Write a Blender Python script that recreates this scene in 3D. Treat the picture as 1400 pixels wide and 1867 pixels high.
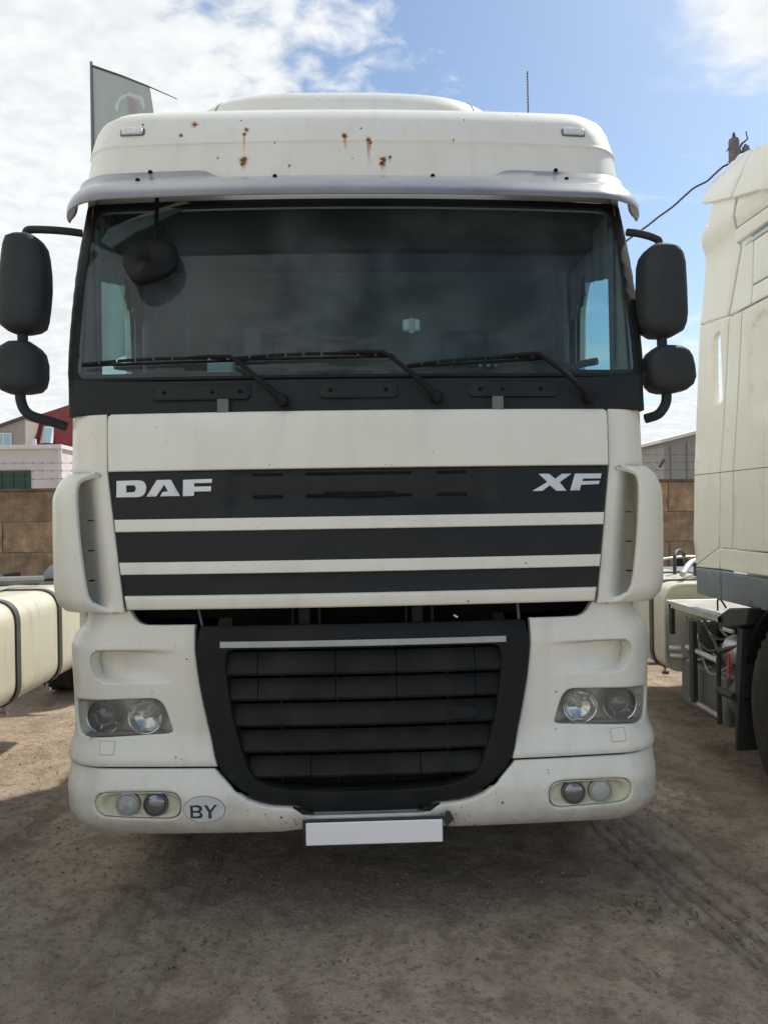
import bpy, bmesh, math, random
from math import sin, cos, pi, radians, sqrt
from mathutils import Vector, Matrix, noise
from mathutils.geometry import delaunay_2d_cdt
for o in list(bpy.data.objects): bpy.data.objects.remove(o)
random.seed(7)
SC = bpy.context.scene
COL = SC.collection
# ------------------------------------------------------------------ camera
F, TH, RO = 1420.0, radians(2.0), 0.016
CX, CY, CH, PX0, PY0 = -0.02, -3.0, 1.58, 700.0, 934.0
cam = bpy.data.cameras.new('camera'); camo = bpy.data.objects.new('camera', cam); COL.objects.link(camo)
cam.sensor_fit = 'VERTICAL'; cam.sensor_height = 24.0; cam.lens = F/1867*24.0
cam.clip_start = 0.05; cam.clip_end = 3000
camo.location = (CX, CY, CH)
camo.rotation_mode = 'XYZ'
camo.matrix_world = Matrix.Translation((CX, CY, CH)) @ Matrix.Rotation(-TH, 4, 'Z') @ Matrix.Rotation(pi/2, 4, 'X') @ Matrix.Rotation(-RO, 4, 'Z')
SC.camera = camo
SC.render.resolution_x, SC.render.resolution_y = 767, 1024
# ------------------------------------------------------------------ sun and sky
SUN_EL, SUN_AZ = radians(50), radians(50)       # azimuth measured from +Y towards +X
sd = bpy.data.lights.new('sun', 'SUN'); sd.energy = 3.7; sd.angle = radians(2.5); sd.color = (1, .95, .86)
so = bpy.data.objects.new('sun', sd); COL.objects.link(so)
sv = Vector((sin(SUN_AZ)*cos(SUN_EL), cos(SUN_AZ)*cos(SUN_EL), sin(SUN_EL)))
so.rotation_euler = sv.to_track_quat('Z', 'Y').to_euler(); so.location = (6, 8, 12)
world = bpy.data.worlds.new('World'); SC.world = world; world.use_nodes = True
nt = world.node_tree; nt.nodes.clear()
def N(t, typ, **kw):
    n = t.nodes.new(typ)
    for k, v in kw.items(): setattr(n, k, v)
    return n
def L(t, a, b): t.links.new(a, b)
def math_n(t, op, a, b=None, c=None, clamp=False):
    n = N(t, 'ShaderNodeMath', operation=op); n.use_clamp = clamp
    for i, q in enumerate((a, b, c)):
        if q is None: continue
        if isinstance(q, (int, float)): n.inputs[i].default_value = q
        else: L(t, q, n.inputs[i])
    return n.outputs[0]
def maprange(t, v, a, b, c=0.0, d=1.0, smooth=True):
    n = N(t, 'ShaderNodeMapRange'); n.interpolation_type = 'SMOOTHSTEP' if smooth else 'LINEAR'; n.clamp = True
    L(t, v, n.inputs['Value'])
    for k, q in zip(('From Min', 'From Max', 'To Min', 'To Max'), (a, b, c, d)): n.inputs[k].default_value = q
    return n.outputs['Result']
def mixcol(t, fac, a, b):
    n = N(t, 'ShaderNodeMix', data_type='RGBA'); 
    for i, q in ((0, fac), (6, a), (7, b)):
        if isinstance(q, (int, float)): n.inputs[i].default_value = q
        elif isinstance(q, tuple): n.inputs[i].default_value = (q[0], q[1], q[2], 1)
        else: L(t, q, n.inputs[i])
    return n.outputs[2]
def build_sky():
    t = nt
    sky = N(t, 'ShaderNodeTexSky', sky_type='NISHITA'); sky.sun_disc = False
    sky.sun_elevation = SUN_EL; sky.sun_rotation = SUN_AZ; sky.air_density = 1.0; sky.dust_density = 0.9; sky.ozone_density = 1.6; sky.altitude = 0
    tc = N(t, 'ShaderNodeTexCoord'); sep = N(t, 'ShaderNodeSeparateXYZ'); L(t, tc.outputs['Generated'], sep.inputs[0])
    x, y, z = sep.outputs
    zz = math_n(t, 'ADD', math_n(t, 'MAXIMUM', z, 0.0), 0.12)
    comb = N(t, 'ShaderNodeCombineXYZ'); L(t, math_n(t, 'DIVIDE', x, zz), comb.inputs[0]); L(t, math_n(t, 'DIVIDE', y, zz), comb.inputs[1])
    n1 = N(t, 'ShaderNodeTexNoise'); n1.inputs['Scale'].default_value = 3.6; n1.inputs['Detail'].default_value = 7; n1.inputs['Roughness'].default_value = .55; L(t, comb.outputs[0], n1.inputs['Vector'])
    n2 = N(t, 'ShaderNodeTexNoise'); n2.inputs['Scale'].default_value = 1.0; n2.inputs['Detail'].default_value = 4; L(t, comb.outputs[0], n2.inputs['Vector'])
    n3 = N(t, 'ShaderNodeTexNoise'); n3.inputs['Scale'].default_value = 17.0; n3.inputs['Detail'].default_value = 4; n3.inputs['Distortion'].default_value = .4; L(t, comb.outputs[0], n3.inputs['Vector'])
    # bank of altocumulus over the whole left (west) of the sky, its ragged edge just left of the truck's roof light
    base = math_n(t, 'MULTIPLY', x, -3.4)
    base = math_n(t, 'ADD', base, math_n(t, 'MULTIPLY', math_n(t, 'SUBTRACT', n1.outputs[0], .5), 1.6))
    base = math_n(t, 'ADD', base, math_n(t, 'MULTIPLY', math_n(t, 'SUBTRACT', n2.outputs[0], .5), 0.9))
    base = math_n(t, 'ADD', base, math_n(t, 'MULTIPLY', math_n(t, 'SUBTRACT', n3.outputs[0], .5), 1.3))
    bank = maprange(t, base, -0.22, 0.50)
    # low cloud towards the horizon, drifting wisps elsewhere
    low = math_n(t, 'ADD', math_n(t, 'MULTIPLY', z, -7.0), math_n(t, 'MULTIPLY', math_n(t, 'SUBTRACT', n1.outputs[0], .5), 3.0))
    low = math_n(t, 'MULTIPLY', maprange(t, low, -1.55, -0.85), .95)
    mp = N(t, 'ShaderNodeMapping'); mp.inputs['Scale'].default_value = (.8, 2.6, 1); mp.inputs['Location'].default_value = (3.1, 1.7, 0); mp.inputs['Rotation'].default_value = (0, 0, .5); L(t, comb.outputs[0], mp.inputs[0])
    n4 = N(t, 'ShaderNodeTexNoise'); n4.inputs['Scale'].default_value = 1.4; n4.inputs['Detail'].default_value = 8; n4.inputs['Roughness'].default_value = .62; L(t, mp.outputs[0], n4.inputs['Vector'])
    wisp = math_n(t, 'MULTIPLY', maprange(t, n4.outputs[0], .56, .78), .8)
    # one streaky cloud high on the right
    vx = math_n(t, 'SUBTRACT', math_n(t, 'DIVIDE', x, y), .535); vz = math_n(t, 'SUBTRACT', math_n(t, 'DIVIDE', z, y), .665)
    dd = math_n(t, 'SQRT', math_n(t, 'ADD', math_n(t, 'MULTIPLY', vx, vx), math_n(t, 'MULTIPLY', math_n(t, 'MULTIPLY', vz, vz), 1.3)))
    dd = math_n(t, 'ADD', dd, math_n(t, 'MULTIPLY', math_n(t, 'SUBTRACT', n4.outputs[0], .5), -.22))
    dd = math_n(t, 'ADD', dd, math_n(t, 'MULTIPLY', math_n(t, 'SUBTRACT', n3.outputs[0], .5), -.08))
    tr = math_n(t, 'MULTIPLY', maprange(t, dd, .03, .15, 1, 0), maprange(t, y, .1, .3))
    m = math_n(t, 'MAXIMUM', math_n(t, 'MAXIMUM', bank, low), math_n(t, 'MAXIMUM', wisp, tr))
    # cloud brightness: thick parts white, thin lilac-grey in the troughs
    sh = maprange(t, math_n(t, 'ADD', math_n(t, 'MULTIPLY', n3.outputs[0], .55), math_n(t, 'MULTIPLY', n1.outputs[0], .45)), .34, .62)
    cc = mixcol(t, sh, (4.75, 5.0, 5.2), (5.7, 5.85, 5.85))
    blue = mixcol(t, 1.0, sky.outputs[0], (1, 1, 1)); 
    mm = N(t, 'ShaderNodeMix', data_type='RGBA', blend_type='MULTIPLY'); mm.inputs[0].default_value = 1; L(t, sky.outputs[0], mm.inputs[6]); mm.inputs[7].default_value = SKYTINT
    col = mixcol(t, m, mm.outputs[2], cc)
    bg = N(t, 'ShaderNodeBackground'); bg.inputs['Strength'].default_value = SKYSTR; L(t, col, bg.inputs[0])
    out = N(t, 'ShaderNodeOutputWorld'); L(t, bg.outputs[0], out.inputs[0])
SKYSTR = 0.13; SKYTINT = (.80, .85, .84, 1)
build_sky()
SC.view_settings.view_transform = 'Standard'; SC.view_settings.look = 'None'; SC.view_settings.gamma = 1
SC.view_settings.exposure = 0.40; SC.view_settings.use_curve_mapping = False
# ------------------------------------------------------------------ pixel ray helpers (1400 x 1867 photo) -> world point on a real plane
def ray(px, py):
    a, b = px-PX0, -(py-PY0)
    u = (a*cos(RO)+b*sin(RO))/F; v = (-a*sin(RO)+b*cos(RO))/F
    return Vector((u*cos(TH)+sin(TH), -u*sin(TH)+cos(TH), v))
def at(px, py, Y):
    d = ray(px, py); t = (Y-CY)/d.y; return Vector((CX+d.x*t, Y, CH+d.z*t))
def atx(px, py, X):
    d = ray(px, py); t = (X-CX)/d.x; return Vector((X, CY+d.y*t, CH+d.z*t))
# ------------------------------------------------------------------ materials
MATS = {}
def mat(name, col, rough=.5, metal=0.0, var=.0, vscale=6.0, bump=0.0, bscale=40.0, coat=0.0, spec=.5, tint=None, dust=None, dustamt=0.0):
    if name in MATS: return MATS[name]
    m = bpy.data.materials.new(name); m.use_nodes = True; t = m.node_tree; b = t.nodes['Principled BSDF']
    b.inputs['Roughness'].default_value = rough; b.inputs['Metallic'].default_value = metal
    b.inputs['Coat Weight'].default_value = coat; b.inputs['Coat Roughness'].default_value = .08; b.inputs['Specular IOR Level'].default_value = spec
    tc = N(t, 'ShaderNodeTexCoord'); c = col
    if var or dust:
        n = N(t, 'ShaderNodeTexNoise'); n.inputs['Scale'].default_value = vscale; n.inputs['Detail'].default_value = 6; n.inputs['Roughness'].default_value = .6; L(t, tc.outputs['Object'], n.inputs[0])
        lo = tuple(q*(1-var) for q in col); hi = tuple(min(1, q*(1+var)) for q in col)
        if tint: lo = tint
        c = mixcol(t, maprange(t, n.outputs[0], .3, .7), lo, hi)
        if dust:
            n2 = N(t, 'ShaderNodeTexNoise'); n2.inputs['Scale'].default_value = vscale*.35+1; n2.inputs['Detail'].default_value = 8; n2.inputs['Roughness'].default_value = .7; L(t, tc.outputs['Object'], n2.inputs[0])
            c = mixcol(t, math_n(t, 'MULTIPLY', maprange(t, n2.outputs[0], .4, .75), dustamt), c, dust)
        L(t, math_n(t, 'ADD', math_n(t, 'MULTIPLY', n.outputs[0], .18), rough-.09), b.inputs['Roughness'])
    if isinstance(c, tuple): b.inputs['Base Color'].default_value = (*c, 1)
    else: L(t, c, b.inputs['Base Color'])
    if bump:
        n = N(t, 'ShaderNodeTexNoise'); n.inputs['Scale'].default_value = bscale; n.inputs['Detail'].default_value = 5; L(t, tc.outputs['Object'], n.inputs[0])
        bp = N(t, 'ShaderNodeBump'); bp.inputs['Strength'].default_value = bump; bp.inputs['Distance'].default_value = .01; L(t, n.outputs[0], bp.inputs['Height']); L(t, bp.outputs[0], b.inputs['Normal'])
    MATS[name] = m; return m

def paint(name, col, spots=(), rough=.38, dirt=.12, chips=True, lowdirt=0.0):
    """old cream truck paint: faint mottling, road film, tiny stone chips, optional rust spots given as (x, z, radius, streak length)"""
    m = bpy.data.materials.new(name); m.use_nodes = True; t = m.node_tree; b = t.nodes['Principled BSDF']
    tc = N(t, 'ShaderNodeTexCoord'); P = tc.outputs['Object']
    n = N(t, 'ShaderNodeTexNoise'); n.inputs['Scale'].default_value = 1.8; n.inputs['Detail'].default_value = 7; n.inputs['Roughness'].default_value = .62; L(t, P, n.inputs[0])
    c = mixcol(t, maprange(t, n.outputs[0], .35, .7), col, tuple(q*f for q, f in zip(col, (.94, .93, .90))))
    mp = N(t, 'ShaderNodeMapping'); mp.inputs['Scale'].default_value = (9, 9, 1.3); L(t, P, mp.inputs[0])
    ns = N(t, 'ShaderNodeTexNoise'); ns.inputs['Scale'].default_value = 1.6; ns.inputs['Detail'].default_value = 6; L(t, mp.outputs[0], ns.inputs[0])
    c = mixcol(t, math_n(t, 'MULTIPLY', maprange(t, ns.outputs[0], .48, .8), dirt), c, (.30, .27, .21))
    if lowdirt:
        sep = N(t, 'ShaderNodeSeparateXYZ'); L(t, P, sep.inputs[0])
        nf = N(t, 'ShaderNodeTexNoise'); nf.inputs['Scale'].default_value = 7; nf.inputs['Detail'].default_value = 8; nf.inputs['Roughness'].default_value = .75; L(t, P, nf.inputs[0])
        q = math_n(t, 'ADD', math_n(t, 'MULTIPLY', sep.outputs[2], -2.2), math_n(t, 'MULTIPLY', nf.outputs[0], 1.1))
        c = mixcol(t, math_n(t, 'MULTIPLY', maprange(t, q, -.7, .1), lowdirt), c, (.24, .2, .15))
    if chips:
        for sc, th, rc in ((17, .095, (.05, .04, .035)), (42, .11, (.12, .10, .08))):
            v = N(t, 'ShaderNodeTexVoronoi'); v.inputs['Scale'].default_value = sc; L(t, P, v.inputs['Vector'])
            sp = N(t, 'ShaderNodeSeparateColor'); L(t, v.outputs['Color'], sp.inputs[0])
            size = math_n(t, 'MULTIPLY', math_n(t, 'POWER', sp.outputs[0], 6), th)
            c = mixcol(t, math_n(t, 'MULTIPLY', math_n(t, 'LESS_THAN', v.outputs['Distance'], size), .85), c, rc)
    rmask = None
    if spots:
        nn = N(t, 'ShaderNodeTexNoise'); nn.inputs['Scale'].default_value = 60; nn.inputs['Detail'].default_value = 4; L(t, P, nn.inputs[0])
        nb = N(t, 'ShaderNodeTexNoise'); nb.inputs['Scale'].default_value = 25; nb.inputs['Detail'].default_value = 5; L(t, P, nb.inputs[0])
        sep = N(t, 'ShaderNodeSeparateXYZ'); L(t, P, sep.inputs[0])
        core = halo = streak = None
        for (sx, sz, r, ln) in spots:
            dx = math_n(t, 'SUBTRACT', sep.outputs[0], sx); dz = math_n(t, 'SUBTRACT', sep.outputs[2], sz)
            d = math_n(t, 'SQRT', math_n(t, 'ADD', math_n(t, 'MULTIPLY', dx, dx), math_n(t, 'MULTIPLY', dz, dz)))
            d = math_n(t, 'ADD', d, math_n(t, 'MULTIPLY', math_n(t, 'SUBTRACT', nn.outputs[0], .5), r*2.2))
            a = maprange(t, d, r*.75, r*1.05, 1, 0); h = maprange(t, d, r*.9, r*1.8, .7, 0)
            core = a if core is None else math_n(t, 'MAXIMUM', core, a); halo = h if halo is None else math_n(t, 'MAXIMUM', halo, h)
            if ln:
                w = math_n(t, 'ABSOLUTE', math_n(t, 'ADD', dx, math_n(t, 'MULTIPLY', math_n(t, 'SUBTRACT', nb.outputs[0], .5), r*1.2)))
                s_ = math_n(t, 'MULTIPLY', maprange(t, w, r*.2, r*.85, .95, 0), math_n(t, 'MULTIPLY', maprange(t, dz, -ln, 0, 0, 1), maprange(t, dz, -.002, .004, 1, 0)))
                streak = s_ if streak is None else math_n(t, 'MAXIMUM', streak, s_)
        if streak is not None: c = mixcol(t, streak, c, (.42, .23, .09))
        c = mixcol(t, math_n(t, 'MULTIPLY', halo, .8), c, (.46, .20, .06)); c = mixcol(t, core, c, (.13, .055, .025)); rmask = core
    L(t, c, b.inputs['Base Color'])
    b.inputs['Coat Weight'].default_value = .35; b.inputs['Coat Roughness'].default_value = .12
    r = math_n(t, 'ADD', math_n(t, 'MULTIPLY', n.outputs[0], .25), rough-.1)
    if rmask is not None: r = math_n(t, 'MAXIMUM', r, rmask)
    L(t, r, b.inputs['Roughness'])
    bn = N(t, 'ShaderNodeTexNoise'); bn.inputs['Scale'].default_value = 3.0; bn.inputs['Detail'].default_value = 2; L(t, P, bn.inputs[0])
    bp = N(t, 'ShaderNodeBump'); bp.inputs['Strength'].default_value = .12; bp.inputs['Distance'].default_value = .01; L(t, bn.outputs[0], bp.inputs['Height']); L(t, bp.outputs[0], b.inputs['Normal'])
    return m
def glass(name, tint, rough=.02, ior=1.5, film=0.0, fcol=(.5, .52, .48), fmin=.25):
    m = bpy.data.materials.new(name); m.use_nodes = True; t = m.node_tree; t.nodes.clear()
    tr = N(t, 'ShaderNodeBsdfTransparent'); tr.inputs[0].default_value = (*tint, 1)
    gl = N(t, 'ShaderNodeBsdfGlossy'); gl.inputs['Roughness'].default_value = rough
    fr = N(t, 'ShaderNodeFresnel'); ge = N(t, 'ShaderNodeNewGeometry'); L(t, maprange(t, ge.outputs['Backfacing'], 0, 1, ior, 1/ior, False), fr.inputs[0])   # thin pane: same reflection from both faces
    mx = N(t, 'ShaderNodeMixShader'); L(t, fr.outputs[0], mx.inputs[0]); L(t, tr.outputs[0], mx.inputs[1]); L(t, gl.outputs[0], mx.inputs[2])
    last = mx.outputs[0]
    if film:   # milky film on lamp lenses; on the windscreen, sheen and haze painted in
        df = N(t, 'ShaderNodeBsdfDiffuse'); df.inputs[0].default_value = (*fcol, 1)
        tc = N(t, 'ShaderNodeTexCoord'); n = N(t, 'ShaderNodeTexNoise'); n.inputs['Scale'].default_value = 1.7; n.inputs['Detail'].default_value = 5; n.inputs['Roughness'].default_value = .55; n.inputs['Distortion'].default_value = .8; L(t, tc.outputs['Object'], n.inputs[0])
        f = math_n(t, 'MULTIPLY', maprange(t, n.outputs[0], .36, .66, fmin, 1), film)
        m2 = N(t, 'ShaderNodeMixShader'); L(t, f, m2.inputs[0]); L(t, last, m2.inputs[1]); L(t, df.outputs[0], m2.inputs[2]); last = m2.outputs[0]
    o = N(t, 'ShaderNodeOutputMaterial'); L(t, last, o.inputs[0]); return m
CREAM = (.80, .80, .725)
M_paint = paint('cream_paint', CREAM)
_lc = random.Random(12); _ls = [(at(a, b, .0).x, at(a, b, .0).z, r, 0) for a, b, r in [(483, 1487, .003), (513, 1493, .004), (521, 1503, .0025), (536, 1497, .0035), (540, 1507, .003), (539, 1502, .004), (529, 1514, .0025), (512, 1506, .002), (545, 1520, .003), (452, 1480, .002), (806, 1486, .004), (832, 1487, .003), (815, 1499, .004), (829, 1504, .003), (848, 1498, .0025), (856, 1491, .002), (868, 1512, .003), (842, 1474, .002), (917, 1467, .004), (1003, 1411, .003), (1004, 1416, .003), (905, 1450, .002), (315, 1390, .003), (325, 1393, .002), (332, 1210, .003)]]
M_low = paint('cream_paint_low', CREAM, lowdirt=.5, dirt=.15, spots=_ls)
_sp = [(355, 226, .010, .02), (331, 249, .006, .01), (451, 241, .008, .03), (447, 251, .006, .10), (448, 304, .012, .05), (447, 311, .008, .03), (629, 258, .009, .07), (671, 266, .009, .12), (674, 271, .006, .05), (699, 304, .010, .06), (696, 313, .009, .04), (258, 222, .004, .03), (530, 316, .004, .02), (440, 220, .003, 0), (503, 270, .003, 0), (658, 241, .003, 0), (846, 218, .003, .02), (824, 264, .003, .02), (710, 300, .005, .03), (643, 302, .003, 0), (401, 298, .003, 0)]
M_roof = paint('cream_paint_rusty', (.77, .765, .70), spots=[(at(a, b, .60).x, at(a, b, .60).z, r, l) for a, b, r, l in [(q[0], q[1], q[2]*1.3, q[3]*1.3) for q in _sp]], rough=.45)
M_side = paint('cream_paint_neighbour', (.80, .80, .73), rough=.28, dirt=.12, chips=False)
M_black = mat('black_plastic', (.022, .024, .025), .55, var=.25, vscale=14, bump=.15, bscale=260, dust=(.10, .095, .08), dustamt=.25)
M_grille = mat('grille_plastic', (.012, .014, .0145), .62, spec=.2, var=.2, vscale=9, dust=(.035, .033, .03), dustamt=.3)
M_dark = mat('dark_underbody', (.010, .010, .010), .9, spec=.15, var=.3, vscale=5)
M_insert = mat('satin_black_panel', (.009, .012, .0135), .42, spec=.3, var=.15, vscale=3, dust=(.03, .032, .03), dustamt=.25)
M_cowl = mat('cowl_plastic', (.014, .018, .019), .6, spec=.3, var=.2, vscale=6, bump=.1, bscale=200)
M_mirror = mat('mirror_plastic', (.030, .035, .040), .65, spec=.3, var=.15, vscale=9, bump=.12, bscale=220)
M_wiper = mat('wiper_black', (.010, .011, .011), .6, spec=.2)
M_silver = mat('silver_letter', (.66, .68, .70), .38, metal=.25, var=.06)
M_strip = mat('aluminium_strip', (.34, .37, .39), .42, metal=.5, var=.1, vscale=10)
M_rubber = mat('tyre_rubber', (.022, .021, .02), .85, var=.3, vscale=9, bump=.2, bscale=60, dust=(.10, .085, .065), dustamt=.5)
M_visor = mat('smoked_visor', (.17, .18, .20), .34, var=.12, vscale=3, coat=.5, dust=(.28, .28, .28), dustamt=.6)
M_chrome = mat('chrome_reflector', (.75, .77, .78), .12, metal=1.0)
M_bowl = mat('lamp_bowl', (.50, .50, .47), .35, metal=.3, var=.15)
M_fogbezel = mat('fog_bezel', (.60, .585, .44), .4, var=.06)
M_white = mat('plate_white', (.93, .93, .93), .45)
M_grey = mat('grey_plastic', (.13, .14, .145), .6, var=.12, vscale=5, dust=(.25, .23, .2), dustamt=.3)
M_skirt = mat('slate_skirt', (.15, .175, .19), .55, var=.1, vscale=4)
M_alu = mat('dull_aluminium', (.48, .48, .46), .45, metal=.7, var=.15, vscale=8)
M_strap = mat('tank_strap', (.10, .10, .095), .5, metal=.4, var=.2)
M_tank = paint('cream_tank', (.62, .59, .48), rough=.36, dirt=.35, chips=True)
M_glass = glass('windscreen_glass', (.60, .76, .78), film=.27, fcol=(.18, .225, .24))  # film colours in the patchy sky sheen and haze
M_sglass = glass('side_glass', (.62, .84, .86))
M_lens = glass('lamp_lens', (.88, .90, .88), rough=.10, film=.20, fmin=.5)
M_foglens = glass('fog_lens', (.80, .86, .80), rough=.15, film=.75, fmin=.8)
M_inner = mat('cab_lining', (.42, .40, .36), .9, var=.15, vscale=3)
M_lining2 = mat('cab_lining_dark', (.045, .045, .045), .9, var=.2, vscale=3)
M_dash = mat('dashboard', (.05, .055, .056), .6, var=.15, vscale=4)
M_curtain = mat('grey_curtain', (.20, .205, .21), .95, var=.15, vscale=8)
M_seat = mat('seat_fabric', (.07, .085, .11), .95, var=.3, vscale=12)
M_rust = mat('rusty_steel', (.10, .07, .055), .8, var=.3, vscale=20)
# ------------------------------------------------------------------ object helpers
def new_obj(name, verts, faces, material, parent=None, smooth=True, wn=True, label=None, bevel=0.0, angle=None):
    me = bpy.data.meshes.new(name); me.from_pydata([tuple(v) for v in verts], [], faces); me.update()
    bm = bmesh.new(); bm.from_mesh(me); bmesh.ops.recalc_face_normals(bm, faces=bm.faces) if angle is not None else None
    bm.to_mesh(me); bm.free()
    o = bpy.data.objects.new(name, me); COL.objects.link(o)
    if material: me.materials.append(material)
    if smooth:
        me.shade_smooth()
        if angle is not None: me.set_sharp_from_angle(angle=radians(angle))
    if bevel:
        b = o.modifiers.new('bevel', 'BEVEL'); b.width = bevel; b.segments = 2; b.limit_method = 'ANGLE'; b.angle_limit = radians(35)
    if wn:
        w = o.modifiers.new('wn', 'WEIGHTED_NORMAL'); w.keep_sharp = True; w.weight = 60
    if parent:
        o.parent = parent
        o.matrix_parent_inverse = Matrix.Translation(-Vector(parent.location)) if parent.parent is None else Matrix()
        if parent.parent is not None: o.matrix_parent_inverse = Matrix()
    if label: o['label'] = label
    return o
def thing(name, label, cat, loc=(0, 0, 0), group=None):
    o = bpy.data.objects.new(name, None); COL.objects.link(o); o.location = loc; o['label'] = label; o['category'] = cat
    o.empty_display_size = .3
    if group: o['group'] = group
    return o
def tag(o, label, cat, group=None):
    o['label'] = label; o['category'] = cat
    if group: o['group'] = group
    return o
class MB:
    def __init__(s): s.v = []; s.f = []
    def add(s, vs, fs):
        k = len(s.v); s.v += [Vector(q) for q in vs]; s.f += [tuple(i+k for i in f) for f in fs]
    def box(s, x0, x1, y0, y1, z0, z1):
        s.add([(x0, y0, z0), (x1, y0, z0), (x1, y1, z0), (x0, y1, z0), (x0, y0, z1), (x1, y0, z1), (x1, y1, z1), (x0, y1, z1)],
              [(0, 3, 2, 1), (4, 5, 6, 7), (0, 1, 5, 4), (1, 2, 6, 5), (2, 3, 7, 6), (3, 0, 4, 7)])
    def tube(s, path, r, n=10, cap=True):
        path = [Vector(p) for p in path]; m = len(path); rs = r if isinstance(r, (list, tuple)) else [r]*m
        T = [(path[min(i+1, m-1)]-path[max(i-1, 0)]).normalized() for i in range(m)]
        up = Vector((0, 0, 1)) if abs(T[0].z) < .9 else Vector((0, 1, 0)); nrm = (up-T[0]*up.dot(T[0])).normalized(); vs = []
        for i in range(m):
            nrm = (nrm-T[i]*nrm.dot(T[i])).normalized(); bn = T[i].cross(nrm)
            for k in range(n):
                a = 2*pi*k/n; vs.append(path[i]+(nrm*cos(a)+bn*sin(a))*rs[i])
        fs = [(i*n+k, i*n+(k+1) % n, (i+1)*n+(k+1) % n, (i+1)*n+k) for i in range(m-1) for k in range(n)]
        if cap: fs += [tuple(range(n))[::-1], tuple((m-1)*n+k for k in range(n))]
        s.add(vs, fs)
    def lathe(s, prof, c, axis='Y', n=28, sx=1.0):
        vs = []; m = len(prof)
        for r, h in prof:
            for k in range(n):
                a = 2*pi*k/n; p, q = r*cos(a), r*sin(a)
                vs.append({'Y': (c[0]+p, c[1]+h, c[2]+q), 'X': (c[0]+h, c[1]+p, c[2]+q), 'Z': (c[0]+p, c[1]+q, c[2]+h)}[axis])
        s.add(vs, [(i*n+k, i*n+(k+1) % n, (i+1)*n+(k+1) % n, (i+1)*n+k) for i in range(m-1) for k in range(n)])
    def prism(s, pts, ext):       # planar polygon in 3D + extrusion vector
        pts = [Vector(p) for p in pts]; n = len(pts); e = Vector(ext)
        s.add(pts+[p+e for p in pts], [tuple(range(n)), tuple(range(2*n-1, n-1, -1))]+[(i, n+i, n+(i+1) % n, (i+1) % n) for i in range(n)])
    def build(s, name, material, parent=None, angle=40, bevel=0.0, label=None, smooth=True):
        return new_obj(name, s.v, s.f, material, parent, smooth=smooth, wn=bool(bevel), angle=angle, bevel=bevel, label=label)
def boxo(name, x0, x1, y0, y1, z0, z1, material, parent=None, bevel=.006, label=None):
    m = MB(); m.box(min(x0, x1), max(x0, x1), y0, y1, z0, z1); return m.build(name, material, parent, bevel=bevel, label=label)
def smooth_path(pts, n=8):
    pts = [Vector(p) for p in pts]; P = [pts[0]*2-pts[1]]+pts+[pts[-1]*2-pts[-2]]; out = []
    for i in range(1, len(P)-2):
        for k in range(n):
            t = k/n; a, b, c, d = P[i-1], P[i], P[i+1], P[i+2]
            out.append(.5*((2*b)+(c-a)*t+(2*a-5*b+4*c-d)*t*t+(3*b-a-3*c+d)*t**3))
    out.append(pts[-1]); return out
def sstep(a, b, x):
    t = max(0, min(1, (x-a)/(b-a))) if a != b else float(x > a); return t*t*(3-2*t)
# ------------------------------------------------------------------ curved body shells
class Zone:            # rows (v, y, z, W, R, crown): front surface of a cab, wrapping round its corners
    def __init__(s, rows, cy=0): s.r = rows
    def row(s, v):
        r = s.r
        if v <= r[0][0]: a = r[0]; b = r[1]; q = r[0]
        if v <= r[0][0]: 
            k = (v-a[0])/(b[0]-a[0]); return [a[j]+(b[j]-a[j])*k for j in range(1, 6)]
        if v >= r[-1][0]:
            a, b = r[-2], r[-1]; k = (v-a[0])/(b[0]-a[0]); return [a[j]+(b[j]-a[j])*k for j in range(1, 6)]
        for i in range(len(r)-1):
            if r[i][0] <= v <= r[i+1][0]:
                h = r[i+1][0]-r[i][0]; t = (v-r[i][0])/h; out = []
                for j in range(1, 6):
                    p0, p1 = r[i][j], r[i+1][j]; sl = (p1-p0)/h
                    def slope(k):
                        if k <= 0 or k >= len(r)-1: return sl
                        s1 = (r[k][j]-r[k-1][j])/(r[k][0]-r[k-1][0]); s2 = (r[k+1][j]-r[k][j])/(r[k+1][0]-r[k][0])
                        return 0 if s1*s2 <= 0 else 2*s1*s2/(s1+s2)
                    m0, m1 = slope(i)*h, slope(i+1)*h
                    out.append((2*t**3-3*t*t+1)*p0+(t**3-2*t*t+t)*m0+(-2*t**3+3*t*t)*p1+(t**3-t*t)*m1)
                return out
    def S(s, u, v):
        y, z, W, R, cr = s.row(v); sg = 1 if u >= 0 else -1; a = abs(u); f = W-R
        if a <= f: return Vector((u, y+cr*a*a, z))
        m = 2*cr*f; b = y+cr*f*f; t = (a-f)/R
        if t < pi/2: return Vector((sg*(f+R*sin(t)), b+m*R*sin(t)+R*(1-cos(t)), z))
        return Vector((sg*W, b+m*R+R+(a-f-R*pi/2), z))
    def ux(s, x, v):
        y, z, W, R, cr = s.row(v); f = W-R; a = abs(x)
        if a <= f: return x
        return math.copysign(f+R*math.asin(min(1, (a-f)/R)), x)
    def us(s, yy, v):      # u of a point on the flank at world Y = yy
        y, z, W, R, cr = s.row(v); f = W-R; return f+R*pi/2+(yy-(y+cr*f*f+2*cr*f*R+R))
class SideZone:        # flank of a vehicle: u = world Y, v = Z, rows (z, X)
    def __init__(s, rows, sg): s.r = rows; s.sg = sg
    def S(s, u, v):
        r = s.r
        for i in range(len(r)-1):
            if v <= r[i+1][0] or i == len(r)-2:
                t = (v-r[i][0])/(r[i+1][0]-r[i][0]); return Vector((r[i][1]+(r[i+1][1]-r[i][1])*t, u, v))
class TopZone:         # z fixed plane etc.
    pass
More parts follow.
